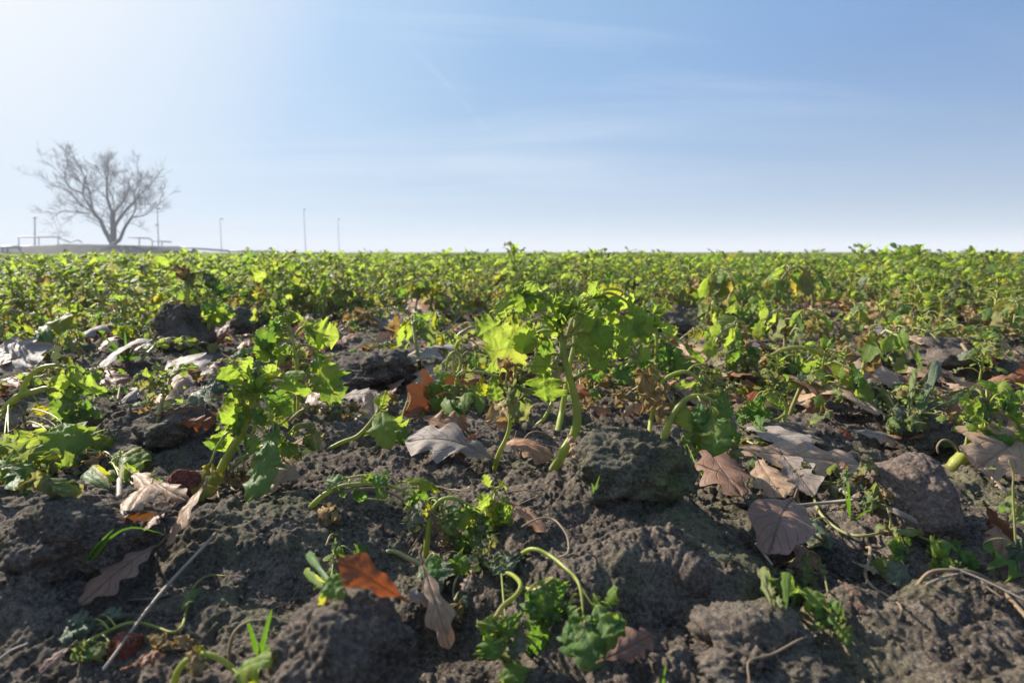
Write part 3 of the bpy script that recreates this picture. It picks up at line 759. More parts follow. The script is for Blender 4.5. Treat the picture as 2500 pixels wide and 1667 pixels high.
S('c4', 'seedling with a brown-based stem and withered hanging leaves left of the central one', (1058, 1440),
  [([(1058, 1440), (1090, 1330), (1150, 1200), (1165, 1080), (1155, 980), (1120, 900), (1095, 840)], 16, 10),
   ([(1095, 840), (1000, 808), (900, 805), (820, 835)], 9, 5)],
  [(1095, 840, 1050, 830, 1085, 990, 150, 'L', dict(roll=5)), (900, 805, 820, 832, 680, 818, 62, 'L', dict(roll=65)), (1000, 808, 985, 830, 1000, 960, 80, 'Y'),
   (1120, 880, 1160, 860, 1190, 1010, 100, 'B'), (1095, 840, 1120, 800, 1000, 780, 90, 'L'), (920, 806, 950, 780, 930, 700, 60, 'L'), (1155, 990, 1200, 1000, 1180, 1090, 60, 'Y')], pr=6, dd=-.01)
S('c4', 'thin dried stalk looping over the brown oak leaf at the foot of the central seedling', (1228, 1345),
  [([(1228, 1345), (1238, 1270), (1290, 1195), (1370, 1190), (1430, 1225), (1465, 1240)], 7, 4, 'stem_dry'), ([(1205, 1180), (1190, 1270), (1228, 1345)], 4, 3, 'stem_dry')], name='dried_stalk')
S('c4', 'small seedling with hooked stem and curled leaves, left of the group in the centre', (780, 1058),
  [([(780, 1058), (815, 960), (825, 850), (850, 750), (835, 690), (800, 680), (768, 720), (755, 790)], 14, 8), ([(825, 850), (800, 760), (818, 640), (850, 600), (910, 600), (960, 640)], 8, 4)],
  [(755, 790, 750, 800, 700, 930, 90, 'D'), (850, 740, 880, 720, 900, 860, 90, 'W'), (860, 700, 900, 680, 950, 780, 80, 'D'), (800, 900, 740, 900, 640, 960, 110, 'D'), (810, 920, 860, 900, 930, 1000, 110, 'W'),
   (800, 960, 720, 950, 690, 1060, 110, 'L'), (960, 640, 950, 640, 980, 760, 90, 'W'), (800, 980, 860, 980, 850, 1080, 90, 'D')], pr=5, fill=[(820, 960, 130, 8, 'DWL'), (640, 970, 90, 5, 'DWY')])
S('c4', 'broken bare stub of a stem beside the rust-coloured leaf, left of centre', (480, 1090),
  [([(480, 1090), (515, 1000), (550, 930), (572, 880)], 15, 11), ([(572, 880), (590, 930), (610, 985)], 8, 6, 'stem_pale')], [(600, 960, 620, 960, 700, 1010, 60, 'W')], smat='stem_pale')
S('c4', 'low seedling on a creeping yellow stem with serrated leaves, on the soil left of centre', (0, 1280),
  [([(0, 1280), (90, 1252), (190, 1212), (270, 1130), (322, 1055)], 13, 10)],
  [(322, 1055, 340, 1060, 372, 920, 70, 'L'), (322, 1055, 350, 1040, 395, 1300, 160, 'L', dict(roll=10)), (322, 1055, 390, 1080, 500, 1180, 110, 'L'), (322, 1055, 330, 1020, 300, 965, 50, 'L'), (322, 1060, 420, 1130, 500, 1260, 110, 'D'),
   (270, 1130, 320, 1140, 330, 1230, 70, 'L'), (322, 1055, 400, 1000, 440, 960, 60, 'B')], pr=5)
# left: leaning seedling, the upright one behind it, the bushy one at the edge
S('c2', 'leaning seedling with a thick pale green stem and many leaves, left of centre', (1372, 975),
  [([(1372, 975), (1440, 845), (1530, 690), (1590, 570), (1628, 480), (1650, 400)], 30, 15), ([(1470, 900), (1590, 805), (1700, 745), (1850, 670), (1960, 610)], 13, 7, 'stem_pale'),
   ([(1625, 540), (1630, 620), (1600, 690)], 11, 8), ([(1440, 890), (1460, 980), (1500, 1040), (1570, 1000)], 8, 4, 'stem_dry'), ([(1420, 920), (1390, 1030), (1400, 1100)], 6, 4, 'stem_dry')],
  [(1610, 490, 1490, 400, 1185, 510, 150, 'G', dict(up=1, dz=-1.5, curl=.8)), (1620, 470, 1450, 370, 1340, 330, 110, 'G', dict(dz=-1, roll=40)),
   (1615, 460, 1540, 380, 1400, 260, 130, 'L'), (1625, 450, 1540, 350, 1500, 210, 130, 'L'), (1640, 430, 1560, 300, 1600, 180, 120, 'L'), (1650, 400, 1640, 330, 1655, 205, 70, 'G'),
   (1650, 410, 1740, 350, 1990, 410, 110, 'L', dict(pa=.3)), (1650, 410, 1780, 320, 1945, 300, 100, 'L'), (1650, 400, 1700, 350, 1740, 230, 110, 'L'), (1650, 420, 1700, 400, 1870, 540, 150, 'D'),
   (1635, 470, 1745, 640, 1585, 1110, 175, 'D', dict(pa=.55, roll=30, dz=-2.5, curl=.7, arch=.05)), (1640, 470, 1750, 480, 1860, 560, 130, 'L'), (1590, 600, 1700, 690, 1800, 730, 100, 'L', dict(pa=.1)),
   (1530, 680, 1345, 860, 1255, 1110, 150, 'Y', dict(pa=.35, roll=5, dz=-2, curl=.4)), (1600, 530, 1540, 480, 1420, 610, 130, 'L'), (1600, 540, 1500, 520, 1510, 670, 130, 'L'), (1610, 500, 1520, 440, 1380, 590, 110, 'L'),
   (1560, 640, 1450, 640, 1420, 790, 140, 'L'), (1540, 670, 1420, 690, 1350, 780, 120, 'D'), (1650, 540, 1660, 570, 1765, 600, 100, 'L'), (1700, 600, 1780, 620, 1830, 580, 90, 'L'),
   (1850, 670, 1960, 620, 2040, 760, 110, 'W'), (1850, 670, 2000, 640, 1930, 820, 130, 'G'), (1850, 670, 1850, 700, 1800, 780, 120, 'L'), (1700, 745, 1780, 740, 1900, 800, 110, 'L'),
   (1600, 690, 1560, 720, 1650, 780, 120, 'D'), (1500, 740, 1560, 900, 1540, 1030, 110, 'B'), (1440, 850, 1490, 930, 1480, 1010, 80, 'B')],
  tuft=[(1650, 400, 150, 9, 'L'), (1600, 330, 120, 6, 'L'), (1700, 330, 110, 6, 'Y')], pr=8, fill=[(1570, 420, 150, 10, 'LLD'), (1900, 720, 100, 8, 'WGL'), (1470, 620, 100, 5, 'LLD'), (1770, 480, 90, 4, 'L'), (1560, 900, 60, 3, 'DB')])
S('c2', 'upright seedling with a reddish upper stem behind the leaning one', (1905, 560),
  [([(1905, 560), (1908, 400), (1898, 260), (1882, 150), (1862, 60), (1830, -50)], 16, 9)],
  [(1880, 60, 1960, -10, 2165, 60, 170, 'L', dict(pa=.2, roll=25)), (1885, 60, 1950, 0, 2060, 130, 120, 'L'), (1885, 140, 2010, 150, 2140, 500, 200, 'D', dict(pa=.3, roll=15, dz=-1)), (1885, 140, 2030, 150, 2090, 330, 130, 'L', dict(dz=-1)),
   (1865, 110, 1690, 115, 1690, 222, 105, 'L', dict(pa=.25, roll=0, curl=.2)), (1865, 110, 1640, 140, 1470, 200, 60, 'D'), (1840, -40, 1790, -70, 1720, 30, 80, 'D'), (1830, -50, 1820, -70, 1850, -125, 60, 'G'),
   (1835, -30, 1780, -30, 1640, 160, 110, 'D'), (1845, -10, 1880, -60, 1905, -90, 100, 'L'), (1860, 40, 1800, 20, 1760, 30, 110, 'L'), (1860, 50, 1780, 80, 1750, 180, 110, 'L'), (1900, 260, 1950, 230, 1960, 400, 120, 'W'),
   (1890, 200, 1830, 180, 1840, 300, 80, 'B'), (1840, 0, 1720, 60, 1620, 90, 100, 'G')], tuft=[(1835, -30, 90, 8, 'L')], pr=7, fill=[(1730, 120, 120, 7, 'LDL')])
S('c2', 'bushy seedling at the left edge with an arching forked stem and large bright leaves', (-40, 600),
  [([(-40, 600), (60, 490), (130, 432), (210, 408), (300, 385), (370, 400)], 28, 11), ([(130, 432), (175, 330), (250, 262), (350, 238), (430, 250)], 16, 9),
   ([(75, 488), (140, 520), (160, 640), (220, 780), (310, 950)], 9, 5, 'stem_dry'), ([(400, 790), (520, 800), (650, 800), (720, 870), (850, 1000)], 8, 5, 'stem_pale')],
  [(350, 238, 350, 235, 362, 95, 62, 'G'), (400, 245, 450, 290, 690, 400, 170, 'L', dict(dz=-1)), (400, 245, 520, 290, 650, 330, 110, 'D', dict(up=1)), (400, 245, 380, 260, 390, 410, 110, 'L'), (400, 245, 430, 260, 480, 250, 90, 'L'),
   (370, 400, 410, 430, 505, 670, 80, 'D', dict(pa=.1)), (300, 385, 310, 440, 370, 600, 100, 'D'), (300, 385, 330, 340, 380, 450, 100, 'L'), (140, 560, 400, 610, 425, 905, 270, 'L', dict(pa=.2, roll=5, curl=.3)), (150, 600, 370, 640, 560, 790, 190, 'L', dict(roll=0)),
   (150, 620, 300, 660, 80, 880, 220, 'L', dict(roll=-10)), (310, 950, 275, 940, 360, 1085, 120, 'W', dict(dz=-2)), (300, 930, 300, 850, 340, 950, 120, 'W'), (650, 800, 710, 820, 965, 845, 160, 'L', dict(up=1, dz=-1, curl=.5)),
   (520, 800, 620, 790, 700, 690, 130, 'Y', dict(roll=0)), (850, 1000, 870, 985, 1040, 1005, 85, 'L', dict(roll=30)), (700, 860, 770, 980, 880, 905, 90, 'L'), (650, 800, 600, 800, 620, 880, 80, 'B'),
   (60, 500, 20, 850, 150, 985, 150, 'D', dict(pa=.1)), (40, 520, -60, 700, 60, 860, 150, 'D'), (60, 490, 60, 760, -40, 950, 160, 'L'), (200, 430, 240, 480, 270, 560, 110, 'Y')], pr=4.5,
  fill=[(500, 480, 110, 9, 'WLD'), (230, 740, 160, 12, 'LLYW'), (100, 900, 110, 8, 'DLW'), (720, 930, 80, 7, 'LDY'), (450, 330, 110, 8, 'LD'), (480, 880, 80, 5, 'WB')])
S('c2', 'little wilted seedling with a pale stem over the rolled leaf, left of the leaning one', (1005, 585),
  [([(1005, 585), (1030, 480), (1075, 390), (1090, 320), (1150, 275)], 11, 7, 'stem_pale')],
  [(1090, 320, 1060, 310, 870, 370, 80, 'W'), (1090, 320, 1100, 300, 1270, 250, 80, 'L'), (1090, 320, 1060, 300, 970, 240, 70, 'W'), (1120, 290, 1200, 270, 1290, 310, 60, 'B'), (1090, 320, 1030, 340, 900, 350, 70, 'Y')], pr=5, smat='stem_pale',
  fill=[(980, 320, 90, 6, 'WL')])
S('c1', 'seedling bowed into a wide arch with a round glowing leaf, upper left', (800, 1195),
  [([(800, 1195), (700, 1112), (600, 1072), (480, 1062), (395, 1098), (352, 1180)], 13, 8), ([(350, 1150), (250, 1165), (160, 1195), (75, 1250), (28, 1370)], 10, 7, 'stem_pale')],
  [(480, 1062, 500, 1020, 470, 1190, 190, 'L', dict(roll=0, curl=.2)), (395, 1098, 375, 1120, 372, 1255, 75, 'D'), (420, 1080, 430, 1080, 400, 1290, 120, 'Y'), (350, 1160, 320, 1100, 400, 1060, 80, 'B'), (600, 1072, 640, 1040, 680, 1100, 50, 'D')], pr=5,
  fill=[(250, 1250, 90, 8, 'YDL'), (420, 1200, 70, 5, 'LY')])
S('c1', 'seedling with a lime leaf against the light, standing behind the dark upright clod', (1000, 1035),
  [([(1000, 1035), (1008, 930), (1012, 860), (1015, 800)], 13, 8)],
  [(1010, 880, 1040, 880, 1040, 1000, 130, 'Y', dict(roll=0)), (1010, 870, 940, 830, 890, 990, 110, 'D'), (1010, 860, 960, 840, 960, 960, 100, 'L'), (1012, 860, 1080, 850, 1140, 960, 110, 'D'), (1015, 830, 960, 790, 880, 830, 100, 'G'), (1015, 820, 1060, 800, 1110, 850, 100, 'L'), (1015, 810, 1010, 790, 1040, 720, 90, 'L')],
  tuft=[(1015, 800, 60, 6, 'L')], pr=5)
S('c1', 'seedling with a limp grey leaf hanging from its bent tip, right of the lime-leaved one', (1200, 1042),
  [([(1200, 1042), (1195, 940), (1190, 880), (1225, 838), (1290, 820)], 13, 8)],
  [(1290, 820, 1300, 815, 1370, 940, 110, 'G'), (1195, 880, 1150, 830, 1130, 780, 60, 'B'), (1225, 838, 1240, 830, 1240, 930, 90, 'W'), (1290, 820, 1340, 830, 1400, 980, 100, 'D'), (1200, 930, 1180, 870, 1170, 800, 70, 'B')], pr=5)
S('c1', 'green seedling with low deeply shaded leaves right of the dark upright clod', (1330, 1180),
  [([(1330, 1180), (1340, 1080), (1360, 1000), (1390, 960)], 10, 7)],
  [(1390, 960, 1340, 1020, 1380, 1150, 130, 'L'), (1390, 960, 1420, 1020, 1440, 1140, 110, 'L'), (1360, 1000, 1320, 1000, 1310, 1100, 100, 'D'), (1390, 960, 1380, 920, 1470, 960, 90, 'D')], pr=5, fill=[(1380, 1060, 80, 5, 'LD')])
S('c1', 'seedling with a straight stem in the middle distance, left of centre', (1782, 1105),
  [([(1782, 1105), (1788, 1000), (1780, 890), (1772, 800)], 13, 8)],
  [(1775, 840, 1700, 850, 1715, 980, 140, 'D'), (1775, 830, 1700, 800, 1630, 880, 110, 'L'), (1775, 820, 1850, 830, 1900, 980, 120, 'L'), (1775, 810, 1820, 770, 1880, 800, 90, 'L'), (1775, 800, 1720, 760, 1680, 790, 90, 'L'), (1780, 870, 1870, 900, 1890, 1000, 100, 'D')],
  tuft=[(1772, 800, 70, 7, 'L')], pr=5)
# right group
S('c6', 'seedling with a bright arched stem and dense dark hanging leaves behind the mossy clod', (45, 1355),
  [([(45, 1355), (105, 1225), (180, 1122), (260, 1088), (345, 1110), (410, 1180), (470, 1270)], 22, 11)],
  [(180, 1130, 190, 1150, 205, 1310, 140, 'L', dict(roll=0)), (345, 1110, 350, 1180, 375, 1470, 220, 'D', dict(roll=10, dz=-1)), (410, 1180, 430, 1210, 520, 1370, 130, 'D'), (260, 1088, 290, 1130, 290, 1330, 150, 'D'),
   (300, 1095, 400, 1090, 470, 1240, 110, 'D'), (470, 1270, 480, 1370, 540, 1500, 100, 'W'), (345, 1110, 310, 1200, 290, 1420, 130, 'L')], pr=6, fill=[(360, 1290, 130, 10, 'DDL')])
S('c6', 'seedling whose bent pale stem crosses behind the arched one, beside a withered hanging leaf', (-40, 1345),
  [([(-40, 1345), (-30, 1260), (0, 1130), (40, 1010), (100, 955), (200, 935), (280, 985), (350, 1065), (440, 1160)], 14, 9)],
  [(0, 1100, -60, 900, -10, 1170, 160, 'B', dict(dz=-2, crk=.3)), (20, 1050, 60, 960, 40, 1130, 90, 'B'), (200, 935, 320, 900, 380, 1050, 130, 'W'), (280, 985, 300, 1000, 120, 1020, 70, 'L'), (350, 1065, 420, 1050, 450, 1160, 110, 'D'),
   (280, 985, 330, 930, 420, 960, 110, 'D')], pr=6, dd=.02, fill=[(130, 1160, 70, 4, 'LD'), (330, 1000, 90, 5, 'DW')])
S('c6', 'upright seedling with a straight stem right of the tallest central one', (0, 1010),
  [([(0, 1010), (5, 900), (8, 780), (5, 680), (-10, 560)], 14, 9)],
  [(5, 700, 100, 760, 170, 950, 150, 'D', dict(pa=.2)), (5, 720, 60, 740, 90, 900, 140, 'D'), (5, 650, -80, 620, -130, 780, 130, 'D'), (-5, 600, 60, 600, 110, 720, 110, 'L'), (-10, 570, -60, 540, -150, 600, 130, 'L'), (-10, 560, 20, 520, 60, 560, 120, 'L'),
   (5, 780, -80, 780, -120, 900, 120, 'W'), (10, 690, 190, 770, 320, 890, 60, 'L', dict(pa=.15))], tuft=[(-10, 560, 90, 8, 'L')], pr=6, dd=.03, fill=[(100, 850, 100, 7, 'DDL')])
S('c6', 'seedling bowed over in a tall arch with curled crisp leaves, middle right', (1150, 1135),
  [([(1150, 1135), (1182, 1045), (1170, 980), (1120, 890), (1060, 825), (985, 788), (890, 780), (800, 800), (740, 830)], 17, 10), ([(985, 788), (960, 760), (1000, 745), (1030, 760)], 6, 4), ([(1010, 825), (960, 870), (910, 900)], 7, 4),
   ([(1170, 1060), (1110, 990), (1050, 900)], 4, 3, 'stem_dry')],
  [(740, 830, 740, 820, 720, 960, 110, 'W'), (800, 800, 800, 820, 780, 940, 110, 'D'), (850, 785, 850, 830, 840, 1060, 130, 'D'), (890, 780, 900, 840, 920, 980, 120, 'D'), (910, 900, 880, 900, 880, 1050, 120, 'D'), (740, 830, 700, 830, 690, 900, 80, 'B'),
   (960, 870, 1000, 900, 980, 960, 70, 'B'), (1000, 920, 1020, 980, 980, 1060, 100, 'B')], pr=5, fill=[(840, 900, 120, 16, 'DWDL'), (740, 880, 70, 7, 'WB')])
S('c6', 'thin-stemmed wilted seedling behind the bowed one, middle right', (1310, 1020),
  [([(1310, 1020), (1295, 940), (1255, 870), (1200, 845), (1110, 840)], 11, 7, 'stem_pale'), ([(1255, 870), (1180, 820), (1090, 790)], 6, 4, 'stem_pale')],
  [(1110, 840, 1110, 830, 1030, 880, 70, 'W'), (1110, 840, 1090, 800, 1040, 820, 60, 'B'), (1090, 790, 1060, 780, 1000, 830, 60, 'Y')], pr=4)
S('c6', 'low leafy seedling on a red-brown stem left of the reddish-brown oak leaf', (820, 1255),
  [([(820, 1255), (832, 1170), (800, 1085), (740, 1050), (700, 1060)], 12, 7), ([(740, 1250), (780, 1235), (820, 1210)], 9, 7)],
  [(740, 1050, 760, 1050, 700, 1130, 100, 'L'), (700, 1060, 680, 1090, 590, 1250, 120, 'D'), (800, 1085, 800, 1100, 780, 1180, 80, 'L'), (740, 1050, 720, 1020, 760, 960, 80, 'W'), (700, 1060, 620, 1130, 540, 1240, 90, 'D')], pr=5,
  fill=[(640, 1180, 110, 9, 'DDW'), (760, 1000, 80, 6, 'WD')])
S('c6', 'small hook-stemmed seedling among tan leaves, right of the tall arched-stem plant', (500, 1000),
  [([(500, 1000), (540, 930), (580, 890), (630, 895), (665, 960)], 12, 8, 'stem'), ([(470, 945), (510, 930), (560, 940)], 8, 6, 'stem_dry')],
  [(580, 890, 560, 880, 480, 830, 90, 'D'), (590, 890, 590, 860, 640, 790, 100, 'D'), (665, 960, 670, 960, 690, 1050, 80, 'W'), (580, 890, 530, 860, 450, 820, 80, 'D')], pr=5, fill=[(560, 820, 100, 12, 'DWL'), (570, 1030, 80, 6, 'DW')])
S('c6', 'seedling spreading a fern-like arched leaf to the left, middle right', (660, 745),
  [([(660, 745), (625, 685), (575, 640), (545, 575)], 14, 8)],
  [(575, 640, 540, 610, 365, 745, 120, 'L', dict(arch=.3, roll=20)), (560, 620, 540, 600, 510, 700, 130, 'L', dict(roll=0)), (550, 590, 600, 520, 700, 490, 110, 'L'), (560, 610, 660, 590, 720, 710, 130, 'D'), (545, 575, 520, 550, 450, 530, 70, 'L'), (545, 575, 600, 500, 650, 460, 80, 'L'),
   (600, 660, 700, 640, 750, 570, 90, 'D'), (590, 650, 500, 680, 460, 780, 120, 'W')], tuft=[(545, 575, 90, 7, 'L')], pr=5, fill=[(620, 560, 100, 7, 'LD')])
S('c6', 'thick-stemmed seedling leaning right behind the large stone at the right edge', (1895, 1535),
  [([(1895, 1535), (1985, 1445), (2055, 1345), (2090, 1260), (2115, 1205)], 40, 22), ([(1975, 1500), (1980, 1430), (1995, 1340), (2040, 1315), (2080, 1345)], 10, 7, 'stem_pale'), ([(1960, 1470), (1900, 1390), (1835, 1370), (1800, 1410), (1805, 1450)], 8, 6, 'stem_dry'),
   ([(2115, 1205), (2170, 1190), (2240, 1215)], 14, 9), ([(2100, 1230), (2080, 1180), (2090, 1120)], 11, 7, 'stem_dry')],
  [(2110, 1210, 2060, 1100, 2000, 1260, 150, 'L'), (2110, 1200, 2050, 1050, 1990, 1110, 120, 'G'), (2110, 1200, 2110, 1050, 2130, 990, 110, 'L'), (2110, 1200, 2180, 1080, 2290, 1060, 140, 'L'), (2240, 1215, 2240, 1200, 2370, 1250, 110, 'L'),
   (2080, 1330, 2110, 1300, 2240, 1480, 170, 'D', dict(roll=5, dz=-1)), (2200, 1380, 2190, 1440, 2300, 1550, 110, 'D'), (2115, 1205, 2200, 1130, 2330, 1150, 130, 'D'), (2115, 1205, 2160, 1100, 2220, 1000, 120, 'L'), (2240, 1215, 2320, 1280, 2370, 1400, 90, 'L')],
  tuft=[(2115, 1190, 120, 8, 'Y')], pr=8, fill=[(2050, 1150, 110, 9, 'LDG'), (2250, 1110, 130, 10, 'LDD'), (2170, 1380, 70, 5, 'D')])
S('c6', 'flattened wilted seedling lying on the soil right of the big tan oak leaf', (1740, 1230),
  [([(1740, 1230), (1660, 1170), (1560, 1120), (1480, 1080)], 10, 6, 'stem_pale'), ([(1970, 1085), (1860, 1060), (1760, 1040), (1640, 1030), (1560, 1060)], 8, 5, 'stem_dry'), ([(1700, 1170), (1680, 1110), (1740, 1080), (1800, 1110)], 7, 5, 'stem_dry')],
  [(1560, 1120, 1540, 1140, 1520, 1230, 90, 'W'), (1480, 1080, 1470, 1080, 1420, 1120, 70, 'D'), (1660, 1170, 1660, 1180, 1590, 1240, 80, 'W')], pr=4, smat='stem_pale', fill=[(1560, 1130, 130, 14, 'WDG'), (1640, 1180, 90, 8, 'WDG')], lie=True)
# foreground, fallen and wilted
S('c5', 'fallen seedling lying in a low arch with twisted stems, just left of the bottom centre', (132, 440),
  [([(132, 440), (230, 372), (350, 312), (480, 296), (620, 302), (740, 342), (860, 432)], 22, 8), ([(340, 352), (450, 335), (560, 328), (690, 368), (780, 445)], 13, 7, 'stem_dry'), ([(335, 312), (260, 282), (198, 292), (212, 352), (268, 450)], 6, 5, 'stem_dry'),
   ([(440, 330), (470, 385), (560, 395), (640, 405)], 8, 5, 'stem_pale'), ([(380, 260), (520, 238), (650, 250), (715, 290)], 8, 5)],
  [(400, 290, 400, 265, 235, 300, 80, 'D', dict(up=1)), (480, 290, 480, 245, 620, 265, 70, 'L'), (500, 290, 520, 260, 640, 300, 80, 'D'), (715, 290, 730, 280, 970, 350, 95, 'Y', dict(up=1)), (740, 340, 800, 330, 900, 430, 100, 'D'), (800, 400, 830, 440, 830, 610, 160, 'G', dict(roll=0)),
   (620, 300, 560, 330, 640, 380, 70, 'L'), (600, 290, 620, 250, 625, 200, 50, 'L'), (268, 450, 275, 440, 258, 560, 90, 'B'), (268, 450, 290, 470, 340, 560, 70, 'B'), (450, 330, 430, 330, 500, 400, 80, 'D')], pr=6, fill=[(820, 380, 80, 7, 'DLW'), (330, 290, 70, 4, 'D')])
S('c5', 'hooked seedling with a swan-neck stem and limp leaves at bottom centre', (880, 760),
  [([(880, 760), (900, 620), (920, 500), (960, 420), (1020, 388), (1090, 395), (1130, 425)], 24, 14), ([(905, 530), (860, 610), (810, 690), (780, 740)], 8, 6, 'stem_dry'), ([(1090, 395), (1180, 440), (1260, 490), (1310, 560)], 10, 6),
   ([(1230, 500), (1200, 590), (1120, 640)], 11, 8, 'stem')],
  [(960, 420, 930, 400, 790, 570, 130, 'G'), (970, 400, 900, 400, 900, 520, 100, 'Y'), (1020, 400, 1010, 430, 1040, 660, 140, 'W'), (1090, 400, 1060, 430, 1090, 560, 130, 'D'), (1130, 425, 1140, 440, 1130, 600, 120, 'L'), (1130, 425, 1160, 430, 1240, 520, 120, 'L'),
   (1260, 490, 1260, 500, 1300, 680, 120, 'W'), (1120, 640, 1100, 650, 1060, 640, 70, 'D'), (1260, 490, 1200, 560, 1150, 700, 120, 'D'), (1040, 560, 1030, 580, 1020, 680, 100, 'B')], pr=6, fill=[(1180, 560, 120, 18, 'DLWL'), (900, 470, 70, 6, 'YWG'), (1260, 640, 80, 8, 'WD')])
S('c5', 'small bright seedling with a loose tangled head standing behind the swan-neck one', (1330, 600),
  [([(1330, 600), (1330, 500), (1325, 400), (1330, 320)], 12, 8), ([(1400, 352), (1530, 338), (1608, 368), (1540, 402), (1470, 440), (1446, 512)], 6, 4, 'stem_dry'), ([(1190, 412), (1260, 370), (1310, 350)], 6, 5, 'stem_pale')],
  [(1330, 330, 1300, 320, 1262, 235, 60, 'L'), (1330, 330, 1360, 320, 1380, 290, 70, 'L'), (1330, 340, 1300, 370, 1220, 430, 100, 'L'), (1330, 350, 1380, 380, 1420, 550, 130, 'L'), (1330, 360, 1320, 400, 1310, 560, 110, 'Y'), (1330, 360, 1370, 420, 1370, 560, 100, 'L')], pr=5, fill=[(1340, 460, 100, 16, 'LDLL')])
S('c5', 'cut stem stub with a crinkled blue-green leaf at its end, bottom centre', (622, 700),
  [([(622, 700), (690, 730, -.5), (770, 768, -1), (890, 826, -2)], 17, 20, 'stem_pale'), ([(1190, 855, -2), (1120, 858, -2), (1075, 920, -2.5), (1062, 990, -2.5), (1075, 1040, -2.5)], 9, 7, 'stem_pale')],
  [(880, 820, 940, 740, 960, 975, 190, 'G', dict(dz=-2.5, roll=10, crk=.10)), (900, 830, 1020, 800, 1170, 860, 150, 'D', dict(dz=-2)), (950, 800, 1100, 740, 1140, 850, 110, 'L', dict(dz=-2)), (1075, 1040, 1110, 980, 1130, 1100, 80, 'G', dict(dz=-3)), (1100, 1080, 1030, 1080, 1110, 1160, 90, 'B', dict(dz=-3)),
   (1000, 800, 960, 760, 890, 940, 130, 'D', dict(dz=-3))], pr=6, smat='stem_pale', fill=[(1100, 1080, 60, 5, 'BWG')])
S('c5', 'limp seedling whose S-shaped stem drops to curly dark leaves at the bottom edge', (1190, 700),
  [([(1190, 700), (1250, 790, -3), (1350, 862, -5), (1430, 872, -7), (1492, 935, -9), (1462, 1010, -10), (1380, 1075, -11), (1325, 1160, -12)], 14, 14), ([(1510, 960, -9), (1590, 972, -10), (1640, 940, -10), (1690, 905, -10)], 11, 8),
   ([(1370, 870, -7), (1380, 1000, -9), (1395, 1150, -11)], 6, 5)],
  [(1325, 1160, 1320, 1140, 1265, 1270, 130, 'D', dict(dz=-12)), (1325, 1160, 1380, 1150, 1470, 1250, 150, 'D', dict(dz=-12)), (1395, 1150, 1440, 1180, 1450, 1420, 150, 'G', dict(dz=-11.5)), (1395, 1150, 1290, 1250, 1320, 1420, 130, 'D', dict(dz=-12.5)), (1400, 1380, 1430, 1420, 1465, 1600, 140, 'L', dict(dz=-12.5)),
   (1640, 940, 1620, 920, 1660, 1200, 200, 'D', dict(dz=-10)), (1640, 940, 1540, 980, 1600, 1160, 130, 'D', dict(dz=-10)), (1640, 1140, 1650, 1150, 1580, 1370, 180, 'D', dict(dz=-10)), (1640, 940, 1700, 900, 1740, 1030, 120, 'D', dict(dz=-10)),
   (1250, 790, 1220, 700, 1210, 860, 130, 'G', dict(dz=-4)), (1300, 830, 1380, 760, 1460, 870, 140, 'G', dict(dz=-5)), (1350, 862, 1420, 900, 1430, 1030, 110, 'G', dict(dz=-6))], pr=6,
  fill=[(1300, 750, 120, 7, 'GW', -4), (1340, 1240, 100, 7, 'DDL', -12), (1430, 1330, 90, 5, 'DGW', -12), (1650, 1080, 100, 7, 'D', -10), (1580, 1280, 80, 5, 'DDL', -10), (1430, 1500, 60, 3, 'DY', -12)])
S('c5', 'bent seedling trailing down a soil bank into drooping dark leaves, right of bottom centre', (1480, 722),
  [([(1480, 722), (1570, 712, -1), (1680, 755, -2), (1780, 835, -4), (1850, 905, -5), (1880, 1000, -6), (1892, 1150, -7)], 18, 8), ([(1810, 870, -4), (1870, 950, -5), (1960, 1080, -6)], 8, 5), ([(1735, 768, -3), (1795, 735, -3), (1792, 640, -2), (1745, 562, -1), (1690, 520, 0), (1600, 520, 0), (1500, 570, 0)], 8, 6, 'stem_dry')],
  [(1892, 1150, 1890, 1130, 1935, 1500, 180, 'D', dict(dz=-7, roll=0)), (1892, 1150, 1850, 1120, 1800, 1400, 140, 'D', dict(dz=-7)), (1960, 1080, 1980, 1080, 2150, 1380, 190, 'D', dict(dz=-7)), (1960, 1080, 2000, 1090, 2060, 1230, 140, 'D', dict(dz=-6)), (1850, 1000, 1800, 1070, 1840, 1180, 110, 'D', dict(dz=-6)),
   (1960, 1080, 2040, 1060, 2110, 960, 100, 'L', dict(dz=-6)), (1960, 1080, 1960, 1000, 1980, 1060, 60, 'L', dict(dz=-6)), (1892, 1150, 1900, 1180, 1925, 1290, 80, 'G', dict(dz=-8))], pr=6, fill=[(1890, 1230, 120, 8, 'DDD', -7), (2070, 1180, 100, 6, 'D', -6.5), (2020, 1050, 60, 3, 'DL', -6)])
S('c5', 'sprig of small leaves climbing down beside the rust oak leaf', (345, 600),
  [([(345, 600), (285, 620), (250, 690)], 8, 5), ([(310, 640, -.3), (300, 740, -1.5), (290, 850, -3), (268, 930, -4)], 7, 5)],
  [(300, 740, 290, 720, 370, 760, 70, 'L', dict(dz=-1)), (300, 740, 300, 740, 240, 790, 60, 'L', dict(dz=-1)), (290, 850, 280, 850, 165, 970, 90, 'L', dict(dz=-3)), (290, 850, 290, 880, 330, 1040, 100, 'D', dict(dz=-3)), (268, 930, 250, 980, 195, 1070, 60, 'Y', dict(dz=-4)), (330, 700, 430, 750, 505, 690, 80, 'D', dict(dz=0)),
   (310, 660, 310, 650, 330, 720, 50, 'D', dict(dz=-1))], pr=4, fill=[(280, 880, 60, 5, 'LD')])
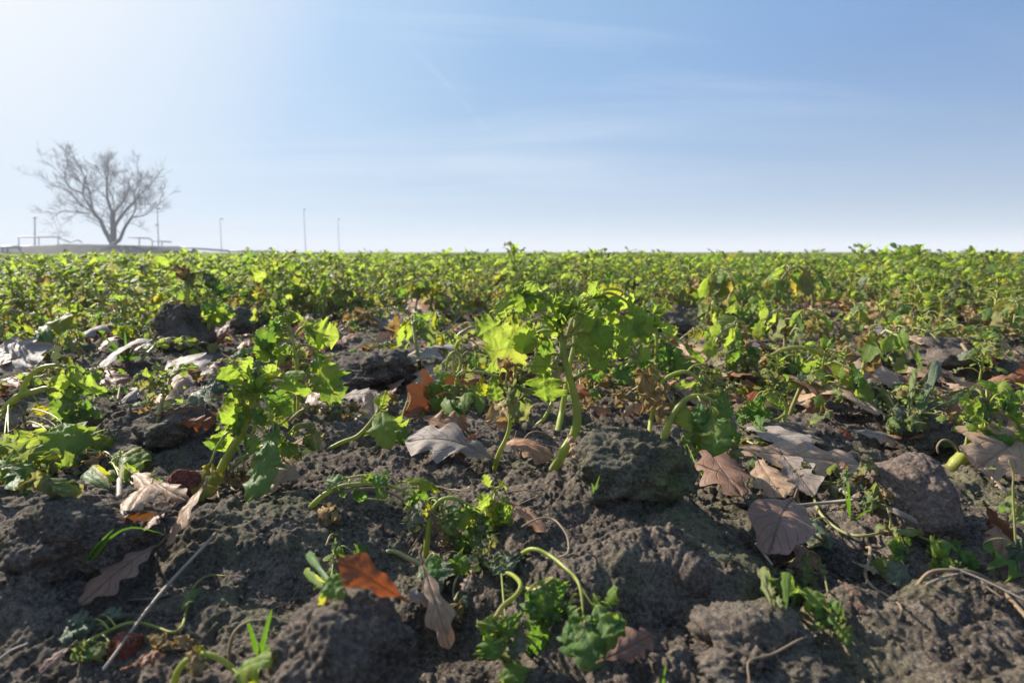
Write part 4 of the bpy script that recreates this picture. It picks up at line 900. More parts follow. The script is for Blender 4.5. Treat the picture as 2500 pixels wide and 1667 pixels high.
S('c3', 'creeping seedling with a snaking yellow-green stem crossing under the grey straw', (470, 1380),
  [([(470, 1380), (560, 1305), (680, 1242), (790, 1192), (890, 1182), (1000, 1212), (1100, 1242), (1162, 1200), (1192, 1090), (1232, 960), (1320, 885), (1440, 882)], 15, 6)],
  [(700, 1235, 640, 1190, 365, 1275, 150, 'G', dict(up=1)), (700, 1230, 600, 1160, 430, 1160, 110, 'G', dict(up=1)), (740, 1210, 640, 1130, 790, 1150, 90, 'G', dict(up=1)), (560, 1305, 600, 1300, 470, 1430, 110, 'W'), (560, 1305, 640, 1320, 560, 1420, 110, 'D'), (640, 1260, 700, 1310, 620, 1380, 80, 'W')], pr=5, smat='stem', lie=True)
S('c3', 'thick yellow stem bent double at the bottom edge with a ragged green leaf', (1085, 1620),
  [([(1085, 1620), (1130, 1500), (1205, 1412), (1310, 1382), (1425, 1428), (1510, 1510), (1545, 1620)], 26, 17)],
  [(1480, 1480, 1510, 1500, 1730, 1410, 170, 'L', dict(up=1)), (1500, 1500, 1540, 1470, 1650, 1560, 120, 'Y'), (1310, 1382, 1290, 1330, 1240, 1400, 90, 'Y'), (1250, 1400, 1200, 1380, 1280, 1500, 80, 'B')], pr=6, fill=[(1250, 1440, 70, 5, 'BWY')])
S('c3', 'dried brown stalk hooking over beside the two bright grass blades', (1460, 1430),
  [([(1460, 1430), (1470, 1310), (1520, 1215), (1600, 1170), (1680, 1168)], 16, 8, 'stem_dry')], name='dried_stalk')
S('c3', 'shrivelled tan leaf strip crossing the soil right of the grey straw', (940, 1265),
  [([(940, 1265), (1040, 1330), (1140, 1350), (1240, 1290)], 9, 6, 'stem_dry')], [(940, 1265, 950, 1270, 1090, 1350, 70, 'B', dict(up=1)), (1040, 1330, 1070, 1340, 1260, 1300, 80, 'B', dict(up=1))], name='dried_leaf_strip', lie=True)
S('c7', 'long wilted seedling with a sagging S-shaped stem lying below the reddish stone', (930, 440),
  [([(930, 440), (898, 345), (935, 308), (1000, 372), (1050, 480), (1130, 562), (1230, 618), (1340, 628), (1480, 602), (1620, 598), (1700, 640), (1780, 672)], 14, 8, 'stem_pale'), ([(1560, 605), (1575, 680), (1565, 790)], 7, 5, 'stem_pale'), ([(1495, 600), (1500, 520), (1470, 420)], 8, 5, 'stem_pale')],
  [(1780, 672, 1770, 650, 1860, 760, 90, 'L'), (1780, 672, 1870, 680, 1960, 740, 100, 'D'), (1780, 672, 1930, 740, 2070, 830, 90, 'D'), (1565, 790, 1580, 800, 1520, 950, 120, 'G'), (1565, 790, 1540, 820, 1370, 830, 80, 'D'), (1560, 610, 1560, 640, 1520, 760, 80, 'L'),
   (1110, 540, 1000, 540, 1010, 720, 190, 'G', dict(roll=0)), (1110, 560, 1080, 630, 1040, 690, 80, 'B'), (1700, 640, 1660, 620, 1680, 590, 50, 'L'), (1470, 420, 1470, 420, 1350, 350, 100, 'W'), (1470, 420, 1440, 400, 1480, 350, 80, 'B')], pr=5, smat='stem_pale', fill=[(1560, 710, 80, 8, 'LDL'), (1830, 720, 90, 8, 'DL'), (1990, 790, 60, 5, 'D')], lie=True)
S('c7', 'collapsed seedling with a forked pale stem and a trail of small leaves, lower right', (720, 880),
  [([(720, 880), (800, 815), (870, 790)], 10, 6), ([(820, 885), (880, 785), (980, 722), (1060, 820), (1100, 985)], 10, 6, 'stem_pale'), ([(860, 880), (950, 980), (1050, 1060), (1160, 1150)], 7, 5)],
  [(980, 722, 970, 760, 955, 950, 100, 'W'), (980, 730, 1040, 760, 1080, 900, 60, 'W'), (720, 880, 730, 880, 700, 1010, 110, 'D'), (820, 885, 870, 920, 900, 1030, 90, 'D'), (950, 980, 960, 960, 1070, 1090, 100, 'L'), (1050, 1060, 1060, 1060, 1230, 1160, 110, 'D'), (1160, 1150, 1150, 1180, 1250, 1290, 90, 'D')], pr=4, fill=[(790, 950, 90, 10, 'DLW'), (930, 1020, 80, 8, 'DL'), (1100, 1110, 90, 8, 'D')], lie=True)
S('c7', 'small green sprig with a curved stem beside the mossy clod, over shaded oak leaves', (510, 370),
  [([(510, 370), (565, 340), (600, 265), (592, 180)], 9, 4)],
  [(560, 345, 460, 300, 390, 240, 90, 'L'), (560, 345, 470, 260, 430, 180, 60, 'L'), (600, 265, 500, 280, 450, 330, 70, 'L'), (600, 265, 540, 230, 470, 240, 60, 'L')], pr=4, fill=[(500, 290, 70, 8, 'LD'), (310, 200, 45, 5, 'D')])
S('c7', 'crumpled grey-green wilted seedling beside the tall grass blade, right of the pale oak leaves', (1180, 330),
  [([(1180, 330), (1120, 290), (1030, 280), (850, 275), (700, 275), (610, 292)], 7, 4, 'stem_pale'), ([(1060, 300), (1180, 290), (1290, 320), (1400, 400)], 7, 5, 'stem_pale')],
  [(1200, 300, 1180, 230, 1330, 340, 130, 'G'), (1030, 280, 950, 160, 980, 290, 110, 'G'), (1250, 300, 1280, 260, 1360, 280, 90, 'B'), (1120, 290, 1110, 240, 1130, 180, 70, 'Y'), (1300, 330, 1300, 200, 1420, 210, 80, 'W'), (1290, 320, 1300, 380, 1400, 450, 100, 'G')], pr=4, smat='stem_pale', fill=[(1200, 280, 110, 8, 'GGW'), (950, 210, 60, 5, 'GW')])
S('c7', 'withered seedling remnant with tan crisp leaves between the mossy clod and mauve leaf', (620, 470),
  [([(620, 470), (680, 440), (740, 480), (860, 500)], 7, 5, 'stem_dry')], [(740, 480, 740, 470, 650, 500, 80, 'B'), (860, 500, 800, 490, 880, 520, 70, 'Y'), (680, 440, 600, 380, 700, 470, 90, 'G')], pr=4, fill=[(700, 480, 60, 6, 'BW')])
S('c7', 'seedling with a heavy curled dark leaf hanging in at the right edge', (2330, 850),
  [([(2330, 850), (2300, 700), (2290, 520), (2280, 330), (2285, 230), (2255, 150)], 8, 6, 'stem_pale')],
  [(2290, 330, 2285, 330, 2260, 520, 100, 'W'), (2290, 400, 2330, 430, 2380, 560, 110, 'W'), (2300, 700, 2090, 680, 2330, 870, 200, 'D', dict(up=1, curl=1.2)), (2300, 700, 2240, 690, 2370, 740, 150, 'G')], pr=5, smat='stem_pale')
S('c7', 'pale dried strap-like stalks arching at the lower right edge', (1640, 965),
  [([(1640, 965), (1740, 868), (1890, 848), (2040, 868), (2180, 950), (2290, 1060), (2400, 1180)], 13, 16, 'stem_dry'), ([(1735, 940), (1850, 890), (2010, 860)], 12, 8, 'straw'), ([(2040, 875), (2150, 980), (2320, 1080)], 7, 5, 'stem_dry')], name='dried_stalk')
S('c7', 'curly dried stem winding over the bare soil at lower right', (1330, 690),
  [([(1330, 690), (1372, 705), (1362, 800), (1340, 880), (1385, 955), (1480, 1012), (1560, 1072), (1570, 1130)], 14, 6, 'stem_dry')], name='dried_stalk', lie=True)
S('c7', 'thin brown root trailing over the low rough clod at the bottom edge', (1100, 1060),
  [([(1095, 1060), (1118, 1150), (1050, 1230), (900, 1300), (750, 1380), (620, 1415), (590, 1450), (605, 1580)], 7, 8, 'stem_dry')], name='dried_root', lie=True)

# ------------------------------------------------------------------ straws and twigs
def straw(fr, label, pts, r, lift=.004, mat='straw', name='dry_straw', cat='straw'):
    P = []
    for (x, y) in pts:
        p, t = hit(*P_(fr, x, y)); P.append(p + Vector((0, 0, lift)))
    s = K * t / F
    root = Vector(P[0])
    V, Fq, U = tube(P, r * s, r * s * .8, 6 * len(P), 8, .06)
    o = link(name, mesh_np(name, V - np.array(tuple(root)), Fq, U, [M[mat]])); o.location = root
    return tag(o, label, cat)
straw('c3', 'long straight grey straw lying diagonally on the soil at lower left', [(1385, 705), (1020, 1120), (680, 1600)], 15, .012)
straw('c3', 'short pale upright twig end below the left bushy seedling', [(772, 345), (770, 465)], 20, .012, name='twig', cat='twig')
straw('c3', 'thin grey twig below the short pale upright one', [(785, 490), (798, 690)], 12, .008, name='twig', cat='twig')
straw('c7', 'flattened grey straw bundle running down from the reddish stone', [(1120, 355), (1500, 500), (1860, 690)], 24, .006)
straw('c7', 'straight thin straw lying behind the curved wilted stem, right', [(860, 490), (1100, 465), (1340, 440)], 12, .008)
straw('c7', 'thin straw pointing to the lower right corner', [(1870, 895), (2100, 990), (2400, 1140)], 8, .008)
straw('c3', 'thin pale straw at the lower left corner', [(-20, 1500), (80, 1420), (185, 1375)], 9, .006)
straw('c7', 'short pale straw beside the mauve oak leaf', [(640, 720), (690, 790), (740, 860)], 11, .006)
straw('c6', 'dry reddish stalk pointing at the lone curled leaf on the right', [(1950, 795), (2010, 880), (2085, 950)], 12, .012, 'stem_dry', 'dried_stalk', 'dried stalk')
straw('c2', 'thin dark twig standing on the low crusted clod, left', [(760, 545), (775, 440)], 6, .02, 'stem_dry', 'twig', 'twig')

# ------------------------------------------------------------------ grass
def blades(fr, label, base, tips, wpx=10):
    loc, D = hit(*P_(fr, *base)); s = K * D / F
    root = empty('grass_sprout', loc, label, 'grass')
    for (tx, ty, bend) in tips:
        q = P_(fr, tx, ty); T = at(q[0], q[1], D + random.uniform(-.01, .01)); L = (T - loc).length
        n = 14; t = np.linspace(0, 1, n)
        mid = loc.lerp(T, .55) + Vector((0, 0, bend * L))
        C = smooth_path([loc - Vector((0, 0, .002)), mid, T], n)
        Tn, N, B = frames(C, (0.3, -1, .2))
        w_ = wpx * s * np.interp(t, [0, .3, .8, 1], [.6, 1, .6, .03])
        V = np.concatenate([C - B * w_[:, None] * .5, C + N * w_[:, None] * .10, C + B * w_[:, None] * .5], 1).reshape(-1, 3)
        U = np.stack([np.repeat(t, 3), np.tile([0, .5, 1], n)], -1)
        part(root, 'blade', (V, grid_faces(n, 3), U), M['grass'])
blades('c3', 'two short bright grass blades in a V beside the hooked brown stalk', (1650, 1395), [(1570, 1140, 0), (1737, 1088, 0), (1770, 1300, .05)], 34)
blades('c3', 'long thin grass with a blade arching over the brown oak leaves', (495, 830), [(733, 578, .02), (1045, 612, .22), (715, 620, -.1)], 16)
blades('c7', 'tall upright grass blade in front of the crumpled grey-green seedling', (1250, 525), [(1215, 180, .01), (1200, 310, 0), (1420, 448, .06)], 20)
blades('c1', 'spreading grass tuft in front of the dark upright clod', (810, 1380), [(795, 1190, 0), (690, 1250, .05), (670, 1300, .05), (830, 1270, 0), (950, 1330, .1), (735, 1390, .1), (860, 1300, 0), (640, 1210, .02), (900, 1360, .05)], 17)
blades('c6', 'pair of small grass blades right of the tallest central seedling', (205, 835), [(165, 735, 0), (228, 735, 0), (240, 790, 0)], 12)
blades('c5', 'tiny grass sprout on the crest left of the mossy clod', (1962, 345), [(1998, 240, 0), (2040, 275, .1), (1945, 290, 0)], 12)
blades('c1', 'small grass sprout on the soil behind the leaning seedling', (1450, 1270), [(1440, 1200, 0), (1470, 1225, 0)], 10)
blades('c5', 'yellow-green grass tip at the bottom edge right of the dark drooping leaves', (2395, 1600), [(2420, 1440, 0), (2370, 1520, 0)], 20)

# ------------------------------------------------------------------ oak leaves placed one by one
_ok = [5000]
def oak_mesh(P0, P1, W, n, arch, curl, crk, seed, org, mat, lobes=None, twist=0.0, nu=34, nv=12):
    mb = MB()
    mb.add(leaf_piece(P0, P1, W, n, arch, curl, crk, 'oak', nu, nv, seed, lobes, twist), mat)
    P0 = np.array(tuple(P0)); P1 = np.array(tuple(P1)); L = np.linalg.norm(P1 - P0); ax = (P1 - P0) / L
    nn = np.array(tuple(n), float); nn /= np.linalg.norm(nn)
    mb.add(tube([P0 + ax * L * .02, P0 - ax * L * .06 + nn * L * .01, P0 - ax * L * .12 + nn * L * .04], .0011, .0008, 6, 6, .05), mat)
    return mb.mesh('oak_leaf', org)
def oak(fr, bx, by, tx, ty, wr, mat, label, up=.006, curl=.5, arch=.08, crk=.045, stand=None, roll=0.0, upt=None, lobes=None, twist=None):
    """fr: crop; base and tip pixels; wr: width as a share of length; stand: pixel of the spot it stands on (leaf faces the camera)"""
    _ok[0] += 31; r_ = random.Random(_ok[0])
    if stand:
        loc, D = hit(*P_(fr, *stand)); D = min(D, hit(*P_(fr, bx, by))[1] - .004, hit(*P_(fr, tx, ty))[1] - .004, hit(*P_(fr, (bx + tx) / 2, (by + ty) / 2))[1] - .008); P0 = at(*P_(fr, bx, by), D); P1 = at(*P_(fr, tx, ty), D)
        n = cam_normal(P0, P1 - P0, roll)
    else:
        P0, D = hit(*P_(fr, bx, by)); P1, _ = hit(*P_(fr, tx, ty))
        up *= .85; P0 = P0 + Vector((0, 0, up)); P1 = P1 + Vector((0, 0, up if upt is None else upt * .7))
        lf_ = min(.016, .28 * abs(P0.y - P1.y))
        if P0.y > P1.y: P0 = P0 + Vector((0, 0, lf_))
        else: P1 = P1 + Vector((0, 0, lf_))
        ax = (P1 - P0).normalized(); n = Vector((r_.uniform(-.35, .15), -.75 + r_.uniform(-.3, .3), 1)); n = (n - ax * n.dot(ax)).normalized()
        a2 = ax.cross(n); n = n * math.cos(R(roll)) + a2 * math.sin(R(roll)); loc = (P0 + P1) / 2
    if not stand:
        pl_ = math.hypot(tx - bx, ty - by) * K * D / F; O0 = Vector((0, 0, CAM_H))
        if (P1 - P0).length > 3.2 * pl_ + .01:
            da, db = (P0 - O0).dot(FWD), (P1 - O0).dot(FWD); dm = min(da, db) + pl_ * 1.5
            P0 = O0 + (P0 - O0) * (min(da, dm) / da); P1 = O0 + (P1 - O0) * (min(db, dm) / db); loc = (P0 + P1) / 2
    L = (P1 - P0).length; wr = wr if wr < .6 else .6 + (wr - .6) * .35
    me = oak_mesh(P0, P1, L * wr, n, arch, curl, crk, _ok[0], loc, M[mat], lobes, r_.uniform(-.3, .3) if twist is None else twist)
    o = link('oak_leaf', me); o.location = loc
    return tag(o, label, 'oak leaf', 'fallen oak leaves on the soil')
O = oak
O('c5', 730, 1020, 330, 770, .62, 'oak_rust', 'glowing rust-orange oak leaf standing on the big clod at the bottom', stand=(500, 1060), curl=.35, roll=15, lobes=1.9)
O('c5', 1335, 215, 760, 135, .62, 'oak_grey', 'large pale grey-tan oak leaf lying left of the brown-based stem', up=.014, curl=.55, lobes=3.0, arch=.16)
O('c5', 1390, 140, 1710, 190, .75, 'oak_brown', 'brown oak leaf under the foot of the tallest central seedling', up=.010, curl=.8, arch=.2)
O('c4', 960, 1195, 850, 1360, .62, 'oak_brown', 'curled brown oak leaf standing up behind the large pale grey-tan one', stand=(900, 1350), curl=-1.4, crk=.12, roll=25)
O('c4', 1015, 960, 500, 1130, .62, 'oak_brown', 'big cupped brown oak leaf with rolled edges, left of the brown-based stem', up=.020, curl=-1.1, arch=-.12, crk=.09, roll=-22, upt=.026)
O('c4', 600, 1060, 640, 1015, .8, 'oak_rust', 'small bright rust oak leaf upright beside the broken stub', stand=(620, 1110), curl=.7)
O('c4', 600, 1170, 890, 1210, .7, 'oak_brown', 'brown oak leaf half hidden below the big cupped one', up=.010, curl=-.7)
O('c4', 760, 730, 490, 810, .6, 'oak_grey', 'grey oak leaf lying behind the hook-stemmed seedling', up=.012, curl=.7)
O('c4', 740, 800, 590, 960, .6, 'oak_tan', 'pinkish oak leaf overlapping the grey one behind the hook-stemmed seedling', up=.012, curl=.8)
O('c4', 360, 800, 500, 870, .6, 'oak_mauve', 'narrow mauve oak leaf at the right foot of the crumbly clod', up=.012, curl=1.2)
O('c4', 230, 490, 420, 540, .6, 'oak_grey', 'bluish grey curled oak leaf in the gap behind the crumbly clod', up=.015, curl=.9)
O('c4', 380, 480, 480, 580, .7, 'oak_grey', 'second bluish grey oak leaf leaning on the first behind the crumbly clod', up=.018, curl=.9)
O('c4', 510, 400, 720, 470, .75, 'oak_brown', 'brown oak leaf in the gap beyond the wilted heap, centre left', up=.02, curl=.8)
O('c4', 530, 480, 660, 560, .7, 'oak_tan', 'tan oak leaf under a bowed pale stem, centre left', up=.02, curl=.8)
O('c4', 590, 690, 710, 680, .7, 'oak_rust', 'small crumpled rust leaf beneath thin yellow stems, centre left', up=.015, curl=.9, crk=.15)
O('c4', 80, 1060, 320, 1010, .55, 'oak_grey', 'glossy grey oak leaf lying right of the upright red-stemmed seedling', up=.014, curl=.5)
O('c4', -60, 1030, 90, 1070, .6, 'oak_mauve', 'mauve oak leaf tucked under the glossy grey one', up=.008)
O('c4', 1860, 1090, 2000, 1010, .9, 'oak_tan', 'tan folded oak leaf standing behind the mossy clod', stand=(1930, 1160), curl=1.0, crk=.1)
O('c4', 1650, 1080, 1810, 1110, .8, 'oak_brown', 'dark brown shaded oak leaf right of the central seedling', up=.015, curl=.9)
O('c4', 1610, 1060, 1680, 960, .8, 'leaf_dry', 'golden crumpled leaf just right of the central stem', stand=(1650, 1090), curl=.9, crk=.15)
O('c4', 1770, 980, 1900, 920, .8, 'oak_tan', 'sunlit tan oak leaf behind the group right of the central seedling', up=.02, curl=.7)
O('c4', 1540, 1330, 1600, 1390, .5, 'oak_tan', 'shrivelled tan leaf scrap between the thick stem and the mossy clod', up=.006, curl=1.2, crk=.2)
O('c4', 1060, 1110, 1140, 1190, .8, 'leaf_dry', 'shrivelled golden leaf between the cupped oak leaf and brown-based stem', up=.02, curl=1.0, crk=.2)
O('c4', 1020, 1160, 1180, 1180, .7, 'oak_tan', 'pinkish oak leaf behind the brown-based stem', up=.008)
O('c4', 1700, 940, 1480, 930, .8, 'oak_mauve', 'shadowed oak leaf behind the two central stems', up=.015)
# left side
O('c2', 640, 355, 880, 215, .45, 'oak_grey', 'pale upright-edged oak leaf left of the little wilted seedling', up=.02, curl=.9)
O('c2', 655, 345, 780, 430, .7, 'oak_brown', 'brown oak leaf below the pale upright-edged one', up=.012, curl=.7)
O('c2', 730, 310, 800, 340, .8, 'oak_rust', 'small rust leaf scrap under the pale upright-edged leaf', up=.014)
O('c2', 1250, 430, 1030, 570, .5, 'oak_tan', 'rolled tube-like tan oak leaf left of the leaning seedling', up=.022, curl=1.8)
O('c2', 985, 460, 770, 560, .45, 'oak_grey', 'oak leaf with pale rolled rim left of the rolled tube-like one', up=.020, curl=1.2)
O('c2', 740, 470, 960, 440, .7, 'oak_tan', 'flat pinkish oak leaf behind the one with a pale rolled rim', up=.010)
O('c2', 1010, 600, 1390, 690, .45, 'oak_brown', 'long brown oak leaf curling up beside the leaning stem', up=.010, curl=-.9, crk=.08)
O('c2', 1140, 610, 1370, 610, .6, 'oak_rust', 'rust translucent oak leaf above the long brown curling one', stand=(1250, 660), curl=.6, roll=-30)
O('c2', 1300, 490, 1420, 560, .8, 'oak_brown', 'brown oak leaf seen between leaning seedling stems', up=.03, curl=.6)
O('c2', 110, 400, 345, 330, .62, 'oak_rust', 'rust-red oak leaf under the arch of the bushy left seedling', up=.012, curl=.4)
O('c2', 390, 215, 710, 45, .32, 'oak_grey', 'long rolled grey-tan oak leaf beside the grass tuft', up=.02, curl=1.5)
O('c2', 630, 190, 740, 120, .6, 'oak_tan', 'pale oak leaf between the rolled one and the dark upright clod', up=.012)
O('c2', 880, 180, 1090, 130, .4, 'oak_mauve', 'thin curled mauve oak leaf at the foot of the dark upright clod', up=.015, curl=1.4)
O('c2', 10, 190, 240, 280, .6, 'oak_grey', 'grey-white oak leaf at the far left behind the bushy seedling', up=.014)
O('c2', -20, 300, 140, 230, .6, 'oak_tan', 'pale oak leaf at the left edge below the bowed stem', up=.012)
O('c2', 0, 440, 110, 400, .7, 'oak_mauve', 'mauve oak leaf at the left edge behind the thick green stem', up=.01)
O('c2', 0, 620, 110, 680, .7, 'oak_grey', 'pale leaf showing at the left edge under the bushy seedling', up=.01)
O('c2', 1100, 300, 1290, 370, .6, 'oak_grey', 'grey oak leaf under the little wilted seedling', up=.012)
O('c2', 500, 520, 660, 590, .35, 'oak_tan', 'thin curled oak leaf edge left of the low crusted clod', up=.012, curl=1.4)
O('c2', 1990, 855, 1700, 1090, .36, 'oak_tan', 'pale tan oak leaf draped down behind the long dark green leaf', up=.020, curl=.9, upt=.004)
O('c2', 1980, 490, 2120, 560, .7, 'oak_mauve', 'mauve oak leaf at the foot of the upright red-stemmed seedling', up=.012)
O('c1', 1300, 1310, 1480, 1310, .3, 'oak_rust', 'orange-brown leaf shred lying left of the upright seedling', up=.01, curl=1.2)
O('c1', 1390, 1260, 1500, 1290, .3, 'oak_rust', 'second orange-brown leaf shred just behind the first', up=.012, curl=1.2)
O('c1', 700, 1060, 820, 1130, .7, 'oak_brown', 'purplish oak leaf behind the bowed arch seedling', up=.02)
O('c1', 560, 1240, 670, 1180, .6, 'oak_rust', 'rust oak leaf under the bowed arch seedling', up=.01)
# lower left
O('c3', 1325, 505, 1075, 830, .62, 'oak_tan', 'sunlit tan-pink oak leaf with pointed lobes, left of the grey straw', up=.018, curl=.5, lobes=2.6, roll=10)
O('c3', 1110, 545, 920, 650, .7, 'oak_mauve', 'mauve oak leaf partly under the sunlit tan-pink one', up=.008)
O('c3', 795, 660, 1020, 700, .5, 'oak_tan', 'curled pale oak leaf edge over the mauve leaf at lower left', up=.020, curl=1.2)
O('c3', 880, 720, 590, 880, .62, 'oak_mauve', 'dull mauve oak leaf behind the long grass sprout base', up=.008, curl=.3)
O('c3', 1040, 860, 520, 1130, .52, 'oak_mauve', 'large dull mauve oak leaf with dark midrib at lower left', up=.008, curl=.35)
O('c3', 985, 495, 835, 565, .5, 'oak_tan', 'small pale curled leaf above the grass arch, lower left', up=.014, curl=1.3)
O('c3', 865, 395, 985, 480, .35, 'oak_tan', 'strap of tan leaf pointing at the brick piece', up=.012, curl=1.0)
O('c3', 1000, 400, 1210, 470, .4, 'oak_tan', 'brown oak leaf below the brick piece', up=.012, curl=1.0)
O('c3', 960, 520, 1090, 530, .5, 'oak_brown', 'small dark crinkled leaf above the sunlit tan-pink one', up=.012, curl=1.0, crk=.12)
O('c3', 480, 1430, 260, 1570, .5, 'oak_mauve', 'mauve leaf scrap near the lower left corner', up=.008)
O('c3', 820, 1560, 1060, 1490, .6, 'oak_brown', 'dark brown crumpled leaf at the bottom edge beside the thick yellow stem', up=.010, curl=.9, crk=.15)
# centre bottom
O('c5', 870, 985, 1040, 1440, .36, 'oak_tan', 'pale tan oak leaf with a curled rolled lobe right of the bottom clod', up=.012, curl=.7, lobes=3)
O('c5', 960, 1240, 780, 1130, .5, 'oak_grey', 'small rolled grey leaf lobe beside the pale tan one, bottom', up=.018, curl=1.6)
O('c5', 870, 980, 960, 1060, .5, 'oak_brown', 'small reddish curled leaf under the blue-green crinkled leaf', up=.010, curl=1.4)
O('c5', 1425, 565, 1650, 690, .38, 'oak_brown', 'dark rust rolled oak leaf on the slope right of the swan-neck seedling', up=.012, curl=1.2)
O('c5', 930, 600, 1010, 680, .8, 'oak_mauve', 'shaded brown oak leaf beneath the swan-neck stem', up=.01)
O('c5', 1080, 800, 980, 690, .8, 'oak_mauve', 'second shaded brown oak leaf beneath the swan-neck stem', up=.008)
O('c5', 1180, 950, 1130, 1040, .8, 'oak_tan', 'light tan leaf scrap behind the cut-stub seedling leaves', up=.008)
O('c5', 2010, 1600, 2320, 1470, .6, 'oak_mauve', 'brown oak leaf cut by the bottom edge, centre right', up=.02, curl=.6)
O('c5', 1100, 400, 1200, 385, .5, 'oak_tan', 'small tan leaf scrap behind the swan-neck seedling', up=.01)
# right side
O('c6', 1085, 1235, 830, 1075, .75, 'oak_brown', 'reddish-brown oak leaf left half of the big sunlit pair', up=.016, curl=.4, arch=.15)
O('c6', 980, 1130, 1410, 1290, .60, 'oak_tan', 'broad sunlit tan oak leaf, largest at middle right', up=.020, curl=.6, lobes=2.6, arch=.12)
O('c6', 1215, 1160, 1430, 1020, .6, 'oak_tan', 'tan oak leaf with raised tip behind the broad sunlit one', up=.014, upt=.035, curl=.6)
O('c6', 1180, 1110, 1050, 960, .7, 'oak_brown', 'brown oak leaf under the base of the bowed seedling', up=.014)
O('c6', 1190, 960, 1300, 990, .7, 'oak_brown', 'brown oak leaf beyond the base of the bowed seedling', up=.014)
O('c6', 1390, 1310, 1440, 1390, .4, 'oak_tan', 'narrow tan lobe poking out below the broad sunlit leaf', up=.014)
O('c6', 1240, 1355, 1540, 1410, .4, 'oak_grey', 'grey flat oak leaf lying left of the large reddish stone', up=.010, curl=.9)
O('c6', 1160, 1350, 1250, 1390, .6, 'oak_rust', 'small red-brown leaf left of the grey flat one', up=.01)
O('c6', 1470, 1390, 1570, 1400, .8, 'oak_tan', 'light tan leaf end touching the large reddish stone', up=.01)
O('c6', 1630, 1420, 1710, 1390, .6, 'oak_brown', 'small brown curled leaf above the large reddish stone', up=.014, curl=1.2)
O('c6', 1800, 1195, 1990, 1290, .6, 'oak_brown', 'brown oak leaf in shade left of the thick-stemmed seedling', up=.014, curl=.8)
O('c6', 1990, 1260, 2300, 1330, .6, 'oak_mauve', 'dark oak leaf shaded behind the thick leaning stem', up=.02)
O('c6', 2240, 1330, 2380, 1380, .6, 'oak_grey', 'curled grey leaf at the right edge below the thick-stemmed seedling', up=.02, curl=1.2)
O('c6', 2085, 940, 2265, 880, .75, 'oak_tan', 'lone curled reddish tan leaf on bare soil at the right', up=.022, curl=-1.0)
O('c6', 1560, 980, 1750, 1025, .5, 'oak_tan', 'tan leaf lying above the flattened wilted seedling', up=.012)
O('c6', 1840, 1080, 1980, 1110, .6, 'oak_tan', 'pinkish leaf behind the flattened wilted seedling', up=.012)
O('c6', 1740, 1150, 1850, 1170, .5, 'oak_rust', 'orange-brown leaf under the flattened wilted seedling', up=.012)
O('c6', 1400, 700, 1500, 780, .7, 'oak_grey', 'bluish lit oak leaf beyond the bowed seedling', up=.016)
O('c6', 1420, 760, 1700, 800, .5, 'oak_tan', 'tan curved oak leaf beyond the bare soil at the right', up=.016, curl=.9)
O('c6', 1800, 560, 2030, 530, .75, 'oak_tan', 'large shaded pinkish leaf heap at the upper right', up=.03, curl=.9, arch=.2)
O('c6', 2110, 540, 2260, 610, .8, 'oak_tan', 'light brown leaf right of the shaded heap at upper right', up=.03)
O('c6', 1950, 660, 2080, 640, .8, 'oak_brown', 'brown leaf in front of the shaded heap, upper right', up=.02)
O('c6', 2080, 680, 2220, 660, .8, 'oak_rust', 'dark rust leaf in front of the shaded heap, upper right', up=.02)
O('c6', 520, 910, 700, 990, .75, 'oak_tan', 'tan oak leaf behind the small hook-stemmed seedling', up=.02, curl=.6)
O('c6', 600, 830, 700, 870, .7, 'oak_grey', 'pale oak leaf just beyond the small hook-stemmed seedling', up=.02)
O('c6', 490, 1160, 640, 1130, .75, 'oak_rust', 'rust-brown oak leaf between two drooping seedlings, right', up=.02)
O('c6', 590, 1200, 640, 1150, .6, 'oak_rust', 'small orange leaf scrap below the rust-brown one, right', up=.012)
O('c6', 120, 860, 330, 920, .7, 'oak_tan', 'tan oak leaf right of the upright straight stem', up=.02, curl=.7)
O('c6', 270, 780, 370, 820, .8, 'oak_tan', 'light oak leaf beside the pair of small grass blades', up=.02)
O('c6', 380, 930, 500, 1000, .7, 'oak_grey', 'greyish oak leaf behind the crossing bent stem', up=.014)
O('c6', 60, 1350, 280, 1450, .7, 'oak_tan', 'sunlit tan oak leaf at the right flank of the mossy clod', up=.024, curl=.7)
O('c6', 180, 1450, 260, 1570, .4, 'oak_tan', 'thin twisted strip of leaf right of the mossy clod', up=.014, curl=1.3)
O('c6', 0, 1250, 60, 1350, .7, 'leaf_dry', 'crisp golden leaf scrap beside the bright arched stem', up=.02, curl=1.0, crk=.2)
O('c7', 560, 90, 1010, 190, .55, 'oak_grey', 'pale grey oak leaf with a hole, uppermost of the crossed leaves', up=.018, curl=.5, lobes=2.6)
O('c7', 450, 170, 1300, 230, .42, 'oak_tan', 'longest tan oak leaf of the crossed leaves at lower right', up=.012, curl=.4)
O('c7', 790, 240, 1010, 430, .7, 'oak_grey', 'curled grey-brown oak leaf lowest of the crossed leaves', up=.012, curl=-.7)
O('c7', 640, 250, 820, 420, .8, 'oak_tan', 'tan leaf in half shade under the crossed leaves', up=.006)
O('c7', 870, 560, 720, 830, .58, 'oak_mauve', 'large smooth pink-mauve leaf leaning on the shaded slope', up=.012, curl=.35, lobes=1.2)
O('c7', 300, 220, 545, 500, .55, 'oak_mauve', 'shaded brown oak leaf wedged right of the mossy clod', up=.024, curl=.7)
O('c7', 2110, 430, 2240, 690, .75, 'oak_brown', 'brown lobed leaf standing right of the large reddish stone', stand=(2180, 670), curl=.5, roll=20)
O('c7', 2380, 90, 2040, 270, .70, 'oak_tan', 'big sunlit tan oak leaf at the right edge behind the stone', up=.014, curl=.4)
